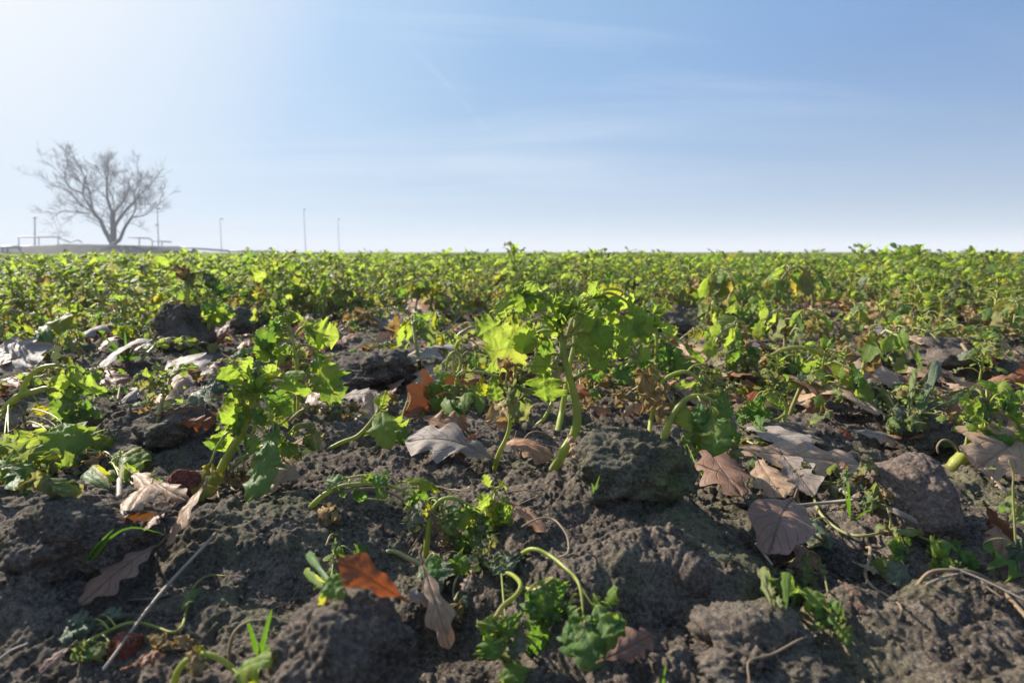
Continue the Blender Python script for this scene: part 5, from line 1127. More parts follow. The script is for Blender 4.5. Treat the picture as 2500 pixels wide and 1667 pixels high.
O('c7', 2120, 690, 2190, 830, .5, 'oak_brown', 'small dark brown leaf under the heavy curled one at the right edge', up=.01, curl=.8)
O('c7', 2140, 370, 2240, 430, .6, 'oak_tan', 'narrow tan leaf curl at the right side of the reddish stone', up=.012, curl=1.2)
O('c7', 1180, 990, 1310, 1050, .6, 'oak_mauve', 'small dark damp leaf on the bare soil at lower right', up=.005)
O('c7', 1240, 1110, 1340, 1140, .6, 'oak_mauve', 'smaller damp leaf just in front of the dark one at lower right', up=.005)
O('c7', 1270, 850, 1440, 900, .4, 'oak_tan', 'pale strip of leaf beside the curly dried stem', up=.006)
O('c7', 860, 860, 1000, 840, .8, 'oak_brown', 'reddish leaf scrap behind the forked collapsed seedling', up=.006)
O('c7', 1150, 230, 1230, 290, .8, 'oak_brown', 'small brown leaf behind the tall grass blade', up=.014)

# ------------------------------------------------------------------ seedlings of the middle distance and the field
GOLD = 2.39996
def plant_pieces(seed, H, kind, lod):
    """pieces of one seedling at the origin, H metres tall"""
    r_ = random.Random(seed); out = []
    nu, nv, sd, tn = [(18, 8, 8, 10), (12, 6, 6, 7), (6, 3, 4, 5)][lod]
    lean = r_.uniform(0, 6.28); lx, ly = math.cos(lean), math.sin(lean)
    if kind == 'up':
        b = r_.uniform(.05, .22) * H
        pts = [(0, 0, -.006), (lx * b * .2, ly * b * .2, .28 * H), (lx * b, ly * b, .55 * H), (lx * b * .9, ly * b * .9, .80 * H)]
        r0 = H * .021; cnt = r_.randint(15, 20); a0, a1 = .28, 1.0; pool = ['L', 'L', 'D', 'L', 'W', 'L', 'D', 'L', 'W', 'L', 'Y', 'G']
    elif kind == 'droop':
        b = r_.uniform(.3, .55) * H
        pts = [(0, 0, -.006), (lx * b * .25, ly * b * .25, .35 * H), (lx * b * .7, ly * b * .7, .62 * H), (lx * b * 1.3, ly * b * 1.3, .60 * H), (lx * b * 1.7, ly * b * 1.7, .40 * H)]
        r0 = H * .024; cnt = r_.randint(9, 13) if lod < 2 else 9; a0, a1 = .45, 1.0; pool = ['W', 'D', 'L', 'W', 'Y', 'L', 'B']
    else:
        b = r_.uniform(.5, .8) * H
        pts = [(0, 0, -.004), (lx * b * .4, ly * b * .4, .22 * H), (lx * b, ly * b, .24 * H), (lx * b * 1.5 + ly * b * .2, ly * b * 1.5, .07 * H)]
        r0 = H * .020; cnt = r_.randint(9, 14) if lod < 2 else 8; a0, a1 = .3, 1.0; pool = ['W', 'W', 'D', 'B', 'Y', 'W', 'G', 'L']
    out.append(('stem', tube(pts, r0, r0 * .5, tn, sd, .02, seed), 'stem' if kind == 'up' else 'stem_pale'))
    C = smooth_path(pts, 40)
    for i in range(cnt):
        t = a0 + (a1 - a0) * (i + r_.random() * .6) / cnt
        A = C[min(39, int(t * 39))]; az = lean + i * GOLD + r_.uniform(-.4, .4)
        d = np.array([math.cos(az), math.sin(az), 0])
        if kind == 'up':
            pl = H * r_.uniform(.16, .34) * (1.15 - t * .5); rise = r_.uniform(.5, 1.0) * (0.5 + t)
            B0 = A + d * pl * .8 + np.array([0, 0, pl * rise * .6])
            ll = H * r_.uniform(.17, .32) * (1.2 - t * .5)
            dn = r_.uniform(-.1, 1.1) if t < .75 else r_.uniform(-.9, .5)
            T = B0 + d * ll * .7 + np.array([0, 0, -ll * dn * .8])
        else:
            pl = H * r_.uniform(.08, .2); fl = 1 if kind == 'droop' else .4
            B0 = A + d * pl * .7 + np.array([0, 0, pl * .2])
            ll = H * r_.uniform(.2, .36)
            T = B0 + d * ll * r_.uniform(.15, .5) + np.array([0, 0, -ll * r_.uniform(.5, 1) * fl])
            if T[2] < .004: T[2] = .004 + r_.random() * .01
        k = r_.choice(pool)
        if kind == 'up' and t < .52: k = r_.choice('WBWDYL')
        pk = tube([A, A * .6 + B0 * .4 + np.array([0, 0, pl * .18]), B0, B0 * .85 + T * .15], H * .0085, H * .005, tn - 2 if tn > 5 else 4, 6 if lod == 0 else 4, 0, i)
        out.append(('leaf_stalk', pk, 'stem' if kind == 'up' else 'stem_pale'))
        crk = {'L': .06, 'D': .09, 'Y': .08, 'W': .26, 'G': .18, 'B': .38}[k]
        n = np.array([-d[0] * .5, -d[1] * .5, 1.0]) + np.array([r_.uniform(-.5, .5), r_.uniform(-.5, .5), 0])
        out.append(('leaf', leaf_piece(B0, T, ll * r_.uniform(.48, .75), n, r_.uniform(.08, .25), r_.uniform(.2, 1.0), crk, seed=seed * 50 + i, nu=nu, nv=nv, lobes=r_.choice((2.4, 3, 3.6)), twist=r_.uniform(-.5, .5)), MK[k]))
    if kind == 'up':
        mb = MB(); A = C[-1]
        for i in range(6 if lod < 2 else 3):
            az = i * GOLD; e = r_.uniform(.4, 1.2); l = H * r_.uniform(.13, .24)
            T = A + np.array([math.cos(az) * math.cos(e), math.sin(az) * math.cos(e), math.sin(e)]) * l
            mb.add(leaf_piece(A, T, l * .5, (math.cos(az + 3.1), math.sin(az + 3.1), .6), .15, .7, .08, 'tuft', max(5, nu - 5), max(3, nv - 2), seed + i), M['leaf'])
        out.append(('young_leaf_tuft', mb, None))
    return out
def merged(pcs, name):
    mb = MB()
    for (nm, pc, mk) in pcs:
        if isinstance(pc, MB):
            for V, Fq, U in zip(pc.V, pc.F, pc.U): mb.add((V, Fq - Fq.min(), U), M['leaf'])
        else: mb.add(pc, M[mk])
    return mb.mesh(name)
PLOC = [(p.location.x, p.location.y) for p in col.objects if p.name.startswith('mustard_seedling')]
LAB = {'up': 'upright green mustard seedling standing in the dense rows beyond the bare soil',
       'droop': 'wilting mustard seedling with bowed stem among the upright ones of the field',
       'flat': 'collapsed wilted mustard seedling lying on the soil between the standing ones'}
GRP = {'up': 'upright seedlings of the field', 'droop': 'bowed wilting seedlings of the field', 'flat': 'collapsed seedlings on the soil'}
# prototypes, with parts
def make_proto(seed, H, kind, lod=0):
    root = empty('mustard_seedling', (0, 0, 0), LAB[kind], CAT_M, GRP[kind])
    for (nm, pc, mk) in plant_pieces(seed, H, kind, lod):
        if isinstance(pc, MB): link(nm, pc.mesh(nm), root)
        else: part(root, nm, pc, M[mk])
    return root
def dup(root, loc, rz, s):
    r = root.copy(); col.objects.link(r); r.location = loc; r.rotation_euler = (0, 0, rz); r.scale = (s, s, s)
    for ch in list(root.children):
        c = ch.copy(); col.objects.link(c); c.parent = r
    return r
fr_ = np.random.default_rng(77)
def scatter(n, dmin, dmax, dens_k, amax=47):
    """points over the fan in front of the camera, thinned by a patchy density"""
    th = fr_.uniform(-R(amax), R(amax), n); d = np.sqrt(fr_.uniform(dmin ** 2, dmax ** 2, n))
    x, y = np.sin(th) * d, np.cos(th) * d
    keep = fr_.random(n) < dens_k(x, y, d)
    return x[keep], y[keep]
def density(x, y, d):
    nz = perlin2(x * 1.6 + 5, y * 1.6, 71) * .9 + perlin2(x * 4, y * 4, 72) * .5
    base = np.interp(d, [.75, .95, 1.7, 2.3, 3.2, 4.5], [.0, .09, .11, .25, .44, .85])
    # the bare soil strip reaches farther out on the right and right of the upright clod
    base = base * np.clip(1 - .65 * np.exp(-((x - 1.2) / .45) ** 2 - ((y - 1.9) / .5) ** 2), 0, 1)
    base = base * np.clip(1 - .8 * np.exp(-((x + .75) / .22) ** 2 - ((y - 1.25) / .2) ** 2) - .75 * np.exp(-((x + .3) / .2) ** 2 - ((y - 1.05) / .25) ** 2), 0, 1)
    return np.clip(base * (1 + nz), 0, 1)
# hand-set individuals nearer than the field: (pixel x, pixel y of the foot, height px, kind)
SPOT = [(60, 790, 150, 'up'), (20, 860, 140, 'up'), (130, 740, 120, 'up'), (215, 735, 110, 'up'), (300, 745, 110, 'droop'), (560, 760, 120, 'up'), (625, 735, 110, 'up'), (730, 745, 125, 'droop'), (790, 775, 120, 'droop'),
        (850, 715, 90, 'up'), (830, 790, 90, 'flat'), (985, 770, 100, 'droop'), (1050, 800, 100, 'flat'), (1090, 850, 110, 'flat'), (1130, 780, 120, 'up'), (1180, 740, 90, 'droop'), (1060, 900, 100, 'droop'), (1010, 870, 80, 'flat'), (960, 800, 70, 'flat'),
        (1445, 745, 140, 'up'), (1540, 760, 90, 'flat'), (1720, 770, 130, 'droop'), (1730, 745, 120, 'up'), (1850, 890, 100, 'flat'), (1790, 900, 110, 'droop'), (1900, 800, 70, 'flat'), (1990, 780, 160, 'droop'), (2070, 770, 130, 'up'),
        (2110, 785, 90, 'flat'), (2210, 745, 150, 'up'), (2260, 780, 100, 'droop'), (2200, 830, 60, 'flat'), (2300, 840, 60, 'flat'), (2350, 740, 150, 'up'), (2460, 760, 150, 'up'), (2420, 870, 70, 'flat'), (2440, 820, 60, 'flat'),
        (2270, 990, 70, 'flat'), (2190, 1000, 80, 'flat'), (1560, 900, 110, 'droop'), (1600, 990, 110, 'droop'), (1500, 960, 130, 'up'), (1650, 960, 120, 'flat'), (1340, 900, 120, 'flat'), (1660, 1040, 110, 'droop'), (1740, 1010, 100, 'flat'),
        (150, 830, 100, 'flat'), (60, 930, 80, 'flat'), (220, 870, 70, 'flat'), (330, 830, 70, 'droop'), (180, 960, 80, 'flat'), (390, 960, 60, 'flat'), (700, 1030, 90, 'flat'), (1990, 830, 80, 'flat'), (1770, 1090, 70, 'flat'),
        (60, 1050, 90, 'flat'), (160, 1110, 70, 'flat'), (720, 1000, 80, 'droop'), (2440, 1000, 90, 'flat'), (2150, 1040, 60, 'flat'), (1130, 940, 90, 'droop'), (1220, 960, 90, 'flat'), (1420, 980, 90, 'flat')]
HP = 0.19
protos = {}
for kind, cnt in (('up', 5), ('droop', 5), ('flat', 5)):
    protos[kind] = [[make_proto(900 + 13 * i + 100 * len(kind), HP, kind), False] for i in range(cnt)]
n_ind = 0
def place_proto(kind, p, s, rz, label=None):
    global n_ind
    pr = protos[kind][n_ind % 5]; n_ind += 1
    if not pr[1]:
        pr[1] = True; r = pr[0]; r.location = p; r.rotation_euler = (0, 0, rz); r.scale = (s, s, s)
    else: r = dup(pr[0], p, rz, s)
    return r
MARK = [(340, 800, 'the dark upright clod'), (600, 850, 'the leaning left seedling'), (700, 830, 'the upright red-stemmed seedling'), (900, 900, 'the wide crumbly clod'), (1110, 900, 'the hook-stemmed seedling'), (1340, 850, 'the tallest central seedling'),
        (1530, 1100, 'the mossy clod'), (1850, 870, 'the bowed arch seedling'), (2050, 980, 'the broad tan oak leaf'), (1800, 770, 'the fern-leaved seedling'), (2330, 880, 'the brown rounded clod'), (2360, 1000, 'the thick-stemmed right seedling'),
        (150, 780, 'the bowed seedling at far left'), (100, 1000, 'the bushy left-edge seedling'), (2300, 760, 'the shaded oak leaf heap'), (1068, 680, 'the tiny distant clod')]
NAMED = set()
def spot_label(px, py, hpx, kind, base=None):
    base = base or {'up': 'upright green seedling', 'droop': 'bowed wilting seedling', 'flat': 'collapsed wilted seedling'}[kind]
    order = sorted(MARK, key=lambda m: abs(m[0] - px) + 2 * abs(m[1] - py))
    size = 'tall ' if hpx > 125 else 'small ' if hpx < 85 else ''
    for (mx, my, nm) in order[:6]:
        dx, dy = px - mx, py - my
        if abs(dx) > 2 * abs(dy): rel = ('just ' if abs(dx) < 90 else 'some way ') + ('right of ' if dx > 0 else 'left of ')
        else: rel = 'beyond ' if dy < 0 else 'in front of '
        l = size + base + ' ' + rel + nm
        if l not in NAMED: NAMED.add(l); return l
    return None
def pix(p):
    v = Vector(p) - Vector((0, 0, CAM_H)); dd = v.dot(FWD)
    return 1250 + F * v.x / dd, 833.5 - F * v.dot(UPV) / dd
for (px, py, hpx, kind) in SPOT:
    p, D = hit(px, py)
    h = hpx * D / F / {'up': 1.0, 'droop': .75, 'flat': .5}[kind]
    place_proto(kind, p, min(1.5, max(.45, h / HP)), fr_.uniform(0, 6.28))['label'] = spot_label(px, py, hpx, kind) or LAB[kind]
# the rest of the nearest 300 as single meshes, then the field beyond as one mass
x, y = scatter(16000, .75, 7.0, density)
z = G(x, y, False); d = np.hypot(x, y)
o_ = np.argsort(d); x, y, z, d = x[o_], y[o_], z[o_], d[o_]
lowp = {}
for kind in ('up', 'droop', 'flat'):
    lowp[kind] = [merged(plant_pieces(40 + 7 * i + 31 * len(kind), HP, kind, 1), 'mustard_seedling') for i in range(5)]
def kind_for(dd, q):
    if dd < 2.0: return 'up' if q < .14 else 'droop' if q < .50 else 'flat'
    if dd < 3.2: return 'up' if q < .40 else 'droop' if q < .78 else 'flat'
    return 'up' if q < .62 else 'droop' if q < .88 else 'flat'
used = 0; src = {}
rest = []
for i in range(len(x)):
    k = kind_for(d[i], fr_.random())
    s = fr_.uniform(.55, 1.0) if k != 'up' else (fr_.triangular(.68, .88, 1.32) if fr_.random() < .985 else fr_.uniform(1.35, 1.6)) * np.interp(d[i], [1, 2.6], [.6, 1.0])
    if any((x[i] - a) ** 2 + (y[i] - b) ** 2 < .05 ** 2 for a, b in PLOC): continue
    if used < 195:
        j = used % 5; used += 1
        o = link('mustard_seedling', lowp[k][j]); o.location = (x[i], y[i], z[i] - .003); o.rotation_euler = (fr_.uniform(-.15, .15), fr_.uniform(-.15, .15), fr_.uniform(0, 6.28)); o.scale = (s, s, s)
        q_ = pix(o.location); tag(o, (spot_label(q_[0], q_[1], 100 * s, k) if d[i] < 2.6 and -30 < q_[0] < 2530 else None) or LAB[k], CAT_M, GRP[k]); src.setdefault((k, j), o)
    else: rest.append((x[i], y[i], z[i] - .003, s, k))
print('individual field seedlings', used, 'near mass', len(rest))

def instancer(name, pts, rot, scl, idx, sources, label, extra_mat=None):
    """one object whose points carry copies of the given objects' meshes (geometry nodes)"""
    me = bpy.data.meshes.new(name); pts = np.asarray(pts, np.float32)
    me.vertices.add(len(pts)); me.vertices.foreach_set('co', pts.ravel())
    for nm, arr, tp in (('rot', rot, 'FLOAT_VECTOR'), ('scl', scl, 'FLOAT_VECTOR')):
        a = me.attributes.new(nm, tp, 'POINT'); a.data.foreach_set('vector', np.asarray(arr, np.float32).ravel())
    a = me.attributes.new('idx', 'INT', 'POINT'); a.data.foreach_set('value', np.asarray(idx, np.int32))
    o = link(name, me)
    ng = bpy.data.node_groups.new(name, 'GeometryNodeTree')
    ng.interface.new_socket('Geometry', in_out='INPUT', socket_type='NodeSocketGeometry')
    ng.interface.new_socket('Geometry', in_out='OUTPUT', socket_type='NodeSocketGeometry')
    N = ng.nodes; L = ng.links
    gi = N.new('NodeGroupInput'); go = N.new('NodeGroupOutput'); jn = N.new('GeometryNodeJoinGeometry')
    def attr(nm, tp):
        a = N.new('GeometryNodeInputNamedAttribute'); a.data_type = tp; a.inputs['Name'].default_value = nm
        return next(s for s in a.outputs if s.enabled and s.name == 'Attribute')
    ro, so, io = attr('rot', 'FLOAT_VECTOR'), attr('scl', 'FLOAT_VECTOR'), attr('idx', 'INT')
    for k, sobj in enumerate(sources):
        oi = N.new('GeometryNodeObjectInfo'); oi.transform_space = 'ORIGINAL'; oi.inputs['Object'].default_value = sobj; oi.inputs['As Instance'].default_value = True
        cm = N.new('FunctionNodeCompare'); cm.data_type = 'INT'; cm.operation = 'EQUAL'
        ins = [s for s in cm.inputs if s.enabled]
        L.new(io, ins[0]); ins[1].default_value = k
        ip = N.new('GeometryNodeInstanceOnPoints')
        L.new(gi.outputs[0], ip.inputs['Points']); L.new(cm.outputs[0], ip.inputs['Selection']); L.new(oi.outputs['Geometry'], ip.inputs['Instance'])
        L.new(ro, ip.inputs['Rotation']); L.new(so, ip.inputs['Scale']); L.new(ip.outputs[0], jn.inputs[0])
    L.new(jn.outputs[0], go.inputs[0])
    md = o.modifiers.new('scatter', 'NODES'); md.node_group = ng
    return tag(o, label, None, None, 'stuff')
SRC = [(k, o) for (k, j), o in src.items()]
pools = {k: [i for i, (kk, o) in enumerate(SRC) if kk == k] for k in ('up', 'droop', 'flat')}
for k in pools:
    if not pools[k]: pools[k] = pools['up']
def rnd_rot(n, tilt=.15): return np.stack([fr_.uniform(-tilt, tilt, n), fr_.uniform(-tilt, tilt, n), fr_.uniform(0, 6.28, n)], -1)
# farther field: cheap copies of the same seedlings
x2, y2 = scatter(70000, 7.0, 34, lambda x, y, d: np.clip(.9 * (1 + perlin2(x * .8, y * .8, 73)), 0, 1) * np.interp(d, [7, 34], [.95, .45]), 46)
z2 = G(x2, y2, False)
rest2 = [(a, b, c - .003, s, 'up' if q < .85 else 'droop') for a, b, c, s, q in zip(x2, y2, z2, fr_.triangular(.7, .9, 1.3, len(x2)), fr_.random(len(x2)))]
# and the last stretch, where a seedling is under a pixel, in wider clumps
x3, y3 = scatter(22000, 34, 420, lambda x, y, d: np.ones_like(x) * 1.0, 45)
z3 = G(x3, y3, False); d3 = np.hypot(x3, y3)
A_ = rest + rest2
pts = np.array([a[:3] for a in A_]); s_ = np.array([a[3] for a in A_]); idx = np.array([pools[a[4]][int(fr_.integers(len(pools[a[4]])))] for a in A_])
scl = np.stack([s_, s_, s_], -1)
wide = np.interp(d3, [34, 420], [1.6, 14])
pts = np.vstack([pts, np.stack([x3, y3, z3], -1)]); hh = fr_.uniform(.8, 1.2, len(x3))
scl = np.vstack([scl, np.stack([wide, wide, hh], -1)]); idx = np.concatenate([idx, [pools['up'][int(fr_.integers(len(pools['up'])))] for _ in x3]])
instancer('mustard_field', pts, rnd_rot(len(pts), .12), scl, idx, [o for k, o in SRC], 'dense green mustard seedlings covering the field to the horizon')

# ------------------------------------------------------------------ litter: more oak leaves, wilted scraps, crumbs of soil, root threads
oak_src = []
for i in range(10):
    L = .088; mt = ['oak_tan', 'oak_brown', 'oak_tan', 'oak_rust', 'oak_grey', 'oak_brown', 'oak_mauve', 'oak_tan', 'oak_mauve', 'oak_brown'][i]
    oak_src.append((oak_mesh((-L / 2, 0, .008), (L / 2, 0, .008), L * fr_.uniform(.5, .7), (0, fr_.uniform(-.3, .3), 1), fr_.uniform(-.1, .2), fr_.uniform(-1.0, 1.3), fr_.uniform(.05, .12), 700 + i, (0, 0, 0), M[mt], nu=20, nv=8), mt))
def litter_density(x, y, d):
    nz = perlin2(x * 2.3 + 3, y * 2.3 + 8, 81) + .5 * perlin2(x * 6, y * 6, 82)
    band = np.interp(d, [.5, .8, 1.0, 2.6, 5], [.0, .25, .8, 1.0, .6])
    band = band * np.clip(1 - .9 * np.exp(-((x + .75) / .3) ** 2 - ((y - 1.25) / .2) ** 2), 0, 1)
    return np.clip(band * (.45 + 1.5 * nz), 0, 1)
xo, yo = scatter(3600, .8, 5.0, litter_density)
zo = G(xo, yo, False); do = np.hypot(xo, yo); oo = np.argsort(do)
OL = {'oak_tan': 'tan', 'oak_brown': 'brown', 'oak_rust': 'rust-coloured', 'oak_grey': 'grey', 'oak_mauve': 'mauve'}
first_oak = []
for q, i in enumerate(oo[:190]):
    me, mt = oak_src[q % 10]
    o = link('oak_leaf', me); s = fr_.uniform(.6, 1.15)
    o.location = (xo[i], yo[i], zo[i] + .002); o.rotation_euler = (Matrix.Rotation(fr_.uniform(-.15, .85), 3, 'X') @ Matrix.Rotation(fr_.uniform(-.35, .35), 3, 'Y') @ Matrix.Rotation(fr_.uniform(0, 6.28), 3, 'Z')).to_euler(); o.scale = (s, s, s); o.location.z += .008
    q_ = pix(o.location); nl = spot_label(q_[0], q_[1], 100 * s if s > .75 else 60, '', 'fallen %s oak leaf' % OL[mt]) if do[i] < 2.4 and -30 < q_[0] < 2530 else None
    tag(o, nl or 'fallen %s oak leaf lying among the wilted seedlings behind the foreground' % OL[mt], 'oak leaf', 'fallen %s oak leaves among the seedlings' % OL[mt])
    if q < 10: first_oak.append(o)
rem = oo[190:]
instancer('leaf_litter', np.stack([xo[rem], yo[rem], zo[rem] + .002], -1), np.stack([fr_.uniform(-.4, .4, len(rem)), fr_.uniform(-.4, .4, len(rem)), fr_.uniform(0, 6.28, len(rem))], -1),
          np.repeat(fr_.uniform(.6, 1.1, len(rem))[:, None], 3, 1), fr_.integers(0, 10, len(rem)), first_oak, 'brown oak leaf litter between the distant seedlings')
# shrivelled scraps of wilted foliage on the soil, one real mesh
mb = MB()
xs, ys = scatter(4200, .35, 4.2, lambda x, y, d: np.clip(np.interp(d, [.35, .7, 1.2, 4.2], [.10, .25, .60, .50]) * (.6 + 1.6 * perlin2(x * 3, y * 3, 85)), 0, 1))
zs = G(xs, ys, False)
for a, b, c in zip(xs, ys, zs):
    az, l = fr_.uniform(0, 6.28), fr_.uniform(.012, .034)
    p = np.array([a, b, c + fr_.uniform(.002, .012)]); t = p + np.array([math.cos(az) * l, math.sin(az) * l, fr_.uniform(-.004, .012)])
    mb.add(leaf_piece(p, t, l * fr_.uniform(.4, .8), (0, 0, 1), .1, fr_.uniform(.4, 1.6), .3, seed=int(a * 9999) % 9973 + 1, nu=8, nv=4), M[['leaf_wilt', 'leaf_dry', 'leaf_deep', 'leaf_wilt', 'leaf_grey', 'leaf'][int(fr_.integers(6))]])
o = link('wilted_foliage', mb.mesh('wilted_foliage')); tag(o, 'shrivelled green and tan scraps of wilted leaves on the soil', None, None, 'stuff')
# root threads and straw bits
mb = MB()
xs, ys = scatter(700, .3, 3.0, lambda x, y, d: np.interp(d, [.3, 2.6], [.35, 1.0]))
for a, b in zip(xs, ys):
    az, l, k = fr_.uniform(0, 6.28), fr_.uniform(.015, .06), int(fr_.integers(4))
    q = [(a + math.cos(az + fr_.uniform(-.5, .5)) * l * f, b + math.sin(az + fr_.uniform(-.5, .5)) * l * f) for f in (0, .35, .7, 1)]
    zq = G([u[0] for u in q], [u[1] for u in q], False)
    mb.add(tube([(u[0], u[1], v + fr_.uniform(.001, .007)) for u, v in zip(q, zq)], fr_.uniform(.0004, .0013), .0004, 9, 4), M['straw' if k < 2 else 'stem_dry'])
o = link('root_threads', mb.mesh('root_threads')); tag(o, 'fine dry root threads and straw bits scattered on the soil', None, None, 'stuff')
# crumbs
peb = [o for o in col.objects if o.name.startswith('pebble')]
crumb_src = []
for i, (cx, cy, w_, lab) in enumerate([(1180, 1345, 26, 'thumbnail-sized soil crumb right of the fallen arched seedling'), (760, 1215, 22, 'small dark soil crumb left of the fallen arched seedling'), (1790, 1400, 24, 'small dark soil crumb below the mauve leaning leaf')]):
    crumb_src.append(clod_at('soil_crumb', cx, cy, w_, w_ * .8, M['clod'], lab, 'crumb', 60 + i, 3, grit=.06, lump=.3))
n = 90000
dd = fr_.uniform(.22, 3.2, n); tt = fr_.uniform(-R(48), R(48), n); xc, yc = np.sin(tt) * dd, np.cos(tt) * dd
zc = G(xc, yc, False); u = fr_.random(n)
s = (.10 + .55 * u ** 6) * np.interp(dd, [.22, 1, 3.2], [.8, 1.3, 2.4])
instancer('soil_crumbs', np.stack([xc, yc, zc + .0005], -1), fr_.uniform(0, 6.28, (n, 3)), np.repeat(s[:, None], 3, 1), fr_.integers(0, 3, n), crumb_src, 'loose crumbs of soil strewn over the ground')

# ------------------------------------------------------------------ what stands on the horizon
def simple(name, colr, rough=.7):
    m, t = new_mat(name)
    geo = t.n('ShaderNodeNewGeometry').outputs['Position']
    d = t.mix(t.noise(geo, 3, 4), tuple(c * .75 for c in colr), tuple(min(1, c * 1.2) for c in colr))
    out_(t, t.n('ShaderNodeBsdfPrincipled', i_Base_Color=d, i_Roughness=rough, i_Specular_IOR_Level=.1).outputs[0]); return m
M['bark'] = simple('grey_bark', (.055, .05, .048)); M['bank'] = simple('dark_bank', (.022, .023, .026), .95); M['pole'] = simple('galvanised_steel', (.32, .34, .36), .5); M['rail'] = simple('grey_rail_paint', (.25, .26, .28), .5)
def hp(px, py, D): return at(px, py, D)
# bank under the tree
DB = 62.0
n = 60; t = np.linspace(0, 1, n)
bx = -30 + 470 * t
top = np.interp(bx, [-30, 15, 60, 160, 175, 210, 330, 400, 440], [608, 606, 603, 601, 597, 597, 600, 602, 612]) + fr_.uniform(-.8, .8, n)
prof = [(-9, 640, 0), (-5, 622, .4), (-2, None, .0), (2, None, 0), (9, 640, 0)]
V = []
for (dy, py, _) in prof:
    for i in range(n):
        p = hp(bx[i], top[i] if py is None else py, DB); p = p + Vector((0, dy, 0)); V.append(tuple(p))
o = link('embankment', mesh_np('embankment', V, grid_faces(len(prof), n), None, [M['bank']])); tag(o, 'low dark earth bank beneath the bare tree', None, None, 'structure')
# bare tree
def make_tree():
    D = DB
    base = hp(262, 606, D); root = empty('bare_tree', base, 'large leafless spreading tree on the horizon at the left', 'tree')
    s = D / F
    tr_ = random.Random(5); trunk = MB(); crown = MB()
    def T3(p): q = hp(50 + p[0] * 400 / 2240, 350 + p[1] * 400 / 2240, D); return q + Vector((0, p[2] if len(p) > 2 else 0, 0))
    def br(P, d, L, r, lv):
        n = 4; pts = [P]; q = P.copy(); dd = d.copy()
        for i in range(n):
            dd = (dd + Vector((tr_.gauss(0, .16), tr_.gauss(0, .16), tr_.gauss(.05, .12)))).normalized(); q = q + dd * (L / n); pts.append(q.copy())
        crown.add(tube(pts, r * .8, r * .45, 6, 6 if lv < 2 else 4), M['bark'])
        if lv >= 6: return
        for i in range(3 if lv < 4 else 4):
            f = tr_.uniform(.3, 1); P2 = pts[min(n, int(f * n + .5))]
            ax = Vector((tr_.gauss(0, 1), tr_.gauss(0, 1), tr_.gauss(0, .7))); nd = (dd + ax.normalized() * tr_.uniform(.5, 1.0) + Vector((0, 0, .18))).normalized()
            br(P2, nd, L * tr_.uniform(.5, .75), max(.010, r * .55 * tr_.uniform(.8, 1.1)), lv + 1)
    limbs = [([(1260, 1420), (1270, 1180), (1260, 1050), (1265, 960)], .30, .20), ([(1230, 1400, .5), (1130, 1270, .8), (1060, 1180, 1), (985, 1040, 1.2)], .24, .15), ([(1300, 1400, -.6), (1440, 1320, -1), (1530, 1170, -1.3), (1640, 1030, -1.5)], .16, .10),
             ([(1275, 1200), (1340, 1130, -.5), (1430, 1030, -.8), (1560, 880, -1)], .14, .09)]
    for pts, r0, r1 in limbs:
        P3 = [T3(p) for p in pts]; trunk.add(tube(P3, r0 * 1.2, r1 * 1.2, 12, 8, .02), M['bark']); C = smooth_path(P3, 12)
        for i in (5, 7, 9, 11):
            dd = Vector(C[i]) - Vector(C[i - 2]); ax = Vector((tr_.gauss(0, 1), tr_.gauss(0, .8), tr_.gauss(0, .5))).normalized()
            br(Vector(C[i]), (dd.normalized() + ax * .9).normalized(), tr_.uniform(1.6, 2.6), .045, 3)
    subs = [([(1265, 960), (1215, 850), (1180, 660), (1200, 400)], .16), ([(1265, 960), (1300, 800, 1), (1390, 620, 1), (1400, 460, 1)], .13), ([(985, 1040, 1.2), (860, 940, 1.5), (750, 610, 2), (620, 250, 2)], .12), ([(985, 1040, 1.2), (960, 880, 0), (950, 700, -1), (1000, 450, -1)], .12),
            ([(860, 940, 1.5), (620, 800, 2), (470, 620, 2), (330, 560, 2)], .09), ([(870, 950, 1), (700, 930, .4), (560, 930, 0), (420, 1040, 0)], .07), ([(1640, 1030, -1.5), (1740, 900, -2), (1720, 700, -2), (1800, 520, -2)], .08), ([(1640, 1030, -1.5), (1780, 990, -1), (1900, 900, -1), (2010, 800, -1)], .07),
            ([(1560, 880, -1), (1620, 820, -1), (1700, 700, -1), (1700, 520, -1)], .08), ([(950, 700, -1), (880, 640, -2), (800, 480, -2), (860, 260, -2)], .08), ([(1180, 660), (1130, 500, .5), (1060, 330, 1), (1080, 220, 1)], .08), ([(750, 610, 2), (560, 450, 2), (400, 370, 2), (290, 260, 2)], .07), ([(1265, 960), (1100, 800, 2), (1050, 620, 2), (960, 520, 2)], .09)]
    for pts, r in subs:
        P3 = [T3(p) for p in pts]; crown.add(tube(P3, r, r * .35, 14, 6), M['bark'])
        C = smooth_path(P3, 16)
        for i in range(2, 16, 2):
            for _ in range(1):
                q = Vector(C[i]); dd = (Vector(C[i]) - Vector(C[i - 2])).normalized()
                ax = Vector((tr_.gauss(0, 1), tr_.gauss(0, .8), tr_.gauss(0, .7))).normalized()
                br(q, (dd + ax * .9).normalized(), tr_.uniform(1.3, 2.3), r * .4, 3)
    link('trunk', trunk.mesh('trunk', base), root); link('crown', crown.mesh('crown', base), root)
make_tree()
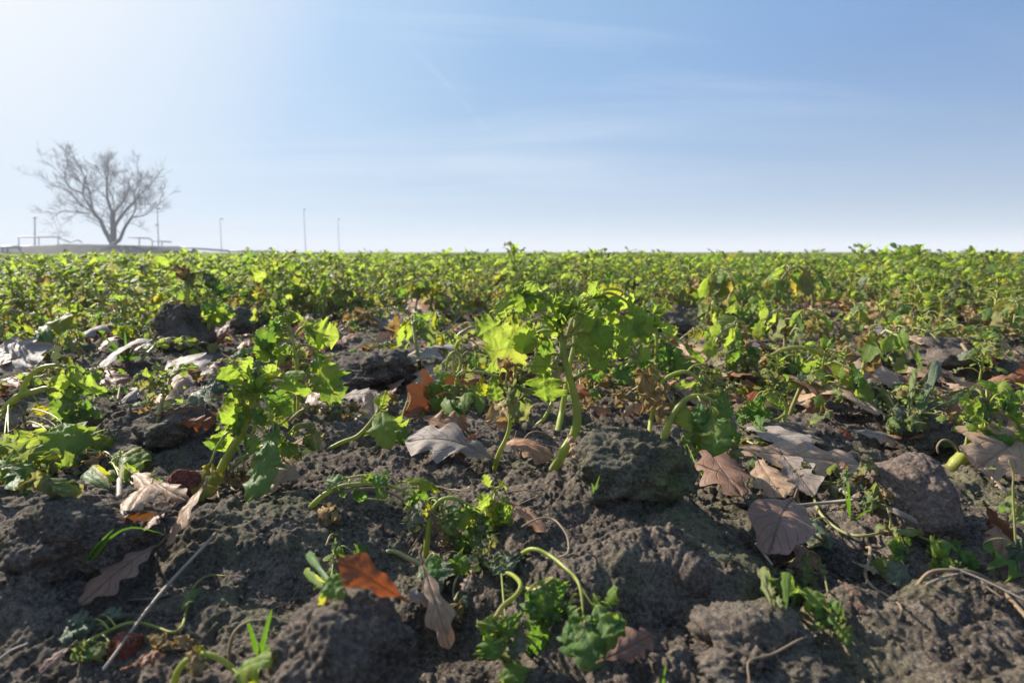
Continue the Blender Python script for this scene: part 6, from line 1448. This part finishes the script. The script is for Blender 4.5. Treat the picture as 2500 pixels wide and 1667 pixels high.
def pole(label, px, ytop, D, r, head=None, ybot=628, lean=0.0, name='lamp_post', cat='lamp post'):
    b, t_ = hp(px + lean, ybot, D), hp(px, ytop, D); root = empty(name, b, label, cat)
    part(root, 'pole', tube([b, b.lerp(t_, .5), t_], r, r * .7, 8, 8), M['pole'])
    s = D / F
    for (dx, dy, w_, h_) in head or ():
        c = hp(px + dx, ytop + dy, D); a = w_ * s / 2; h = h_ * s / 2
        part(root, 'lamp_head', tube([c + Vector((-a, 0, 0)), c + Vector((a * .2, 0, h * .3)), c + Vector((a, 0, 0))], h, h * .8, 6, 8), M['pole'])
pole('faint thick mast at the far left above the grey railing', 85, 530, 115, .2, [(0, 2, 9, 4)], name='mast', cat='mast')
pole('slim mast with two lamps at the right side of the bare tree', 384, 508, 112, .13, [(2, 2, 8, 7), (-1, 42, 6, 5)], lean=4)
pole('short faint lamp post halfway between the tree and the tall one', 537, 534, 115, .085, [(4, 1, 8, 3)], lean=5)
pole('tallest thin lamp post on the horizon, right of the tree', 742, 510, 115, .085, [(1, 2, 5, 3)], lean=5, ybot=632)
pole('faint lamp post rightmost on the horizon', 825, 534, 118, .07, [(2, 1, 5, 3)], lean=4, ybot=632)
def railing(label, pts, D, posts, r=.08, name='railing', ybot=622):
    P = [hp(x, y, D) for x, y in pts]; root = empty(name, P[0], label, name)
    for a, b in zip(P[:-1], P[1:]): part(root, 'rail', tube([a, b], r, r, 3, 8), M['rail'])
    for (x, y) in posts: part(root, 'post', tube([hp(x, y, D), hp(x, ybot, D)], r * .8, r * .8, 3, 8), M['rail'])
railing('long grey handrail stepping down at the left of the bare tree', [(44, 579), (142, 579), (150, 584), (172, 592), (190, 586), (200, 592)], 75, [(46, 579), (95, 579), (142, 580)])
railing('grey handrail right of the bare tree trunk', [(312, 580), (364, 582), (372, 588), (418, 591)], 75, [(340, 581), (372, 588), (395, 590)])
railing('low horizontal rail running along the top of the dark bank', [(18, 603), (150, 601), (330, 602), (440, 604), (560, 613), (680, 615)], 72, [(20, 603), (200, 602), (300, 602), (440, 604), (560, 613)], .12)
railing('small dark gate frame at the far left edge of the field', [(6, 607), (6, 604), (48, 603), (48, 610)], 58, [(6, 604), (18, 604)], .14, name='gate')

# ------------------------------------------------------------------ air
def haze():
    m, t = new_mat('thin_haze')
    v = t.n('ShaderNodeVolumePrincipled', i_Density=HAZE)
    v.inputs['Color'].default_value = (.90, .94, 1.0, 1); v.inputs['Anisotropy'].default_value = 0.0
    t.t.links.new(v.outputs[0], t.n('ShaderNodeOutputMaterial').inputs['Volume'])
    a, z0, z1 = 1650.0, -3.5, 12.5
    V = [(-a, -a, z0), (a, -a, z0), (a, a, z0), (-a, a, z0), (-a, -a, z1), (a, -a, z1), (a, a, z1), (-a, a, z1)]
    Fq = np.array([(0, 3, 2, 1), (4, 5, 6, 7), (0, 1, 5, 4), (1, 2, 6, 5), (2, 3, 7, 6), (3, 0, 4, 7)])
    tag(link('haze', mesh_np('haze', V, Fq, None, [m], smooth=False)), 'thin pale haze over the field', None, None, 'stuff')
HAZE = 0.0028
haze()
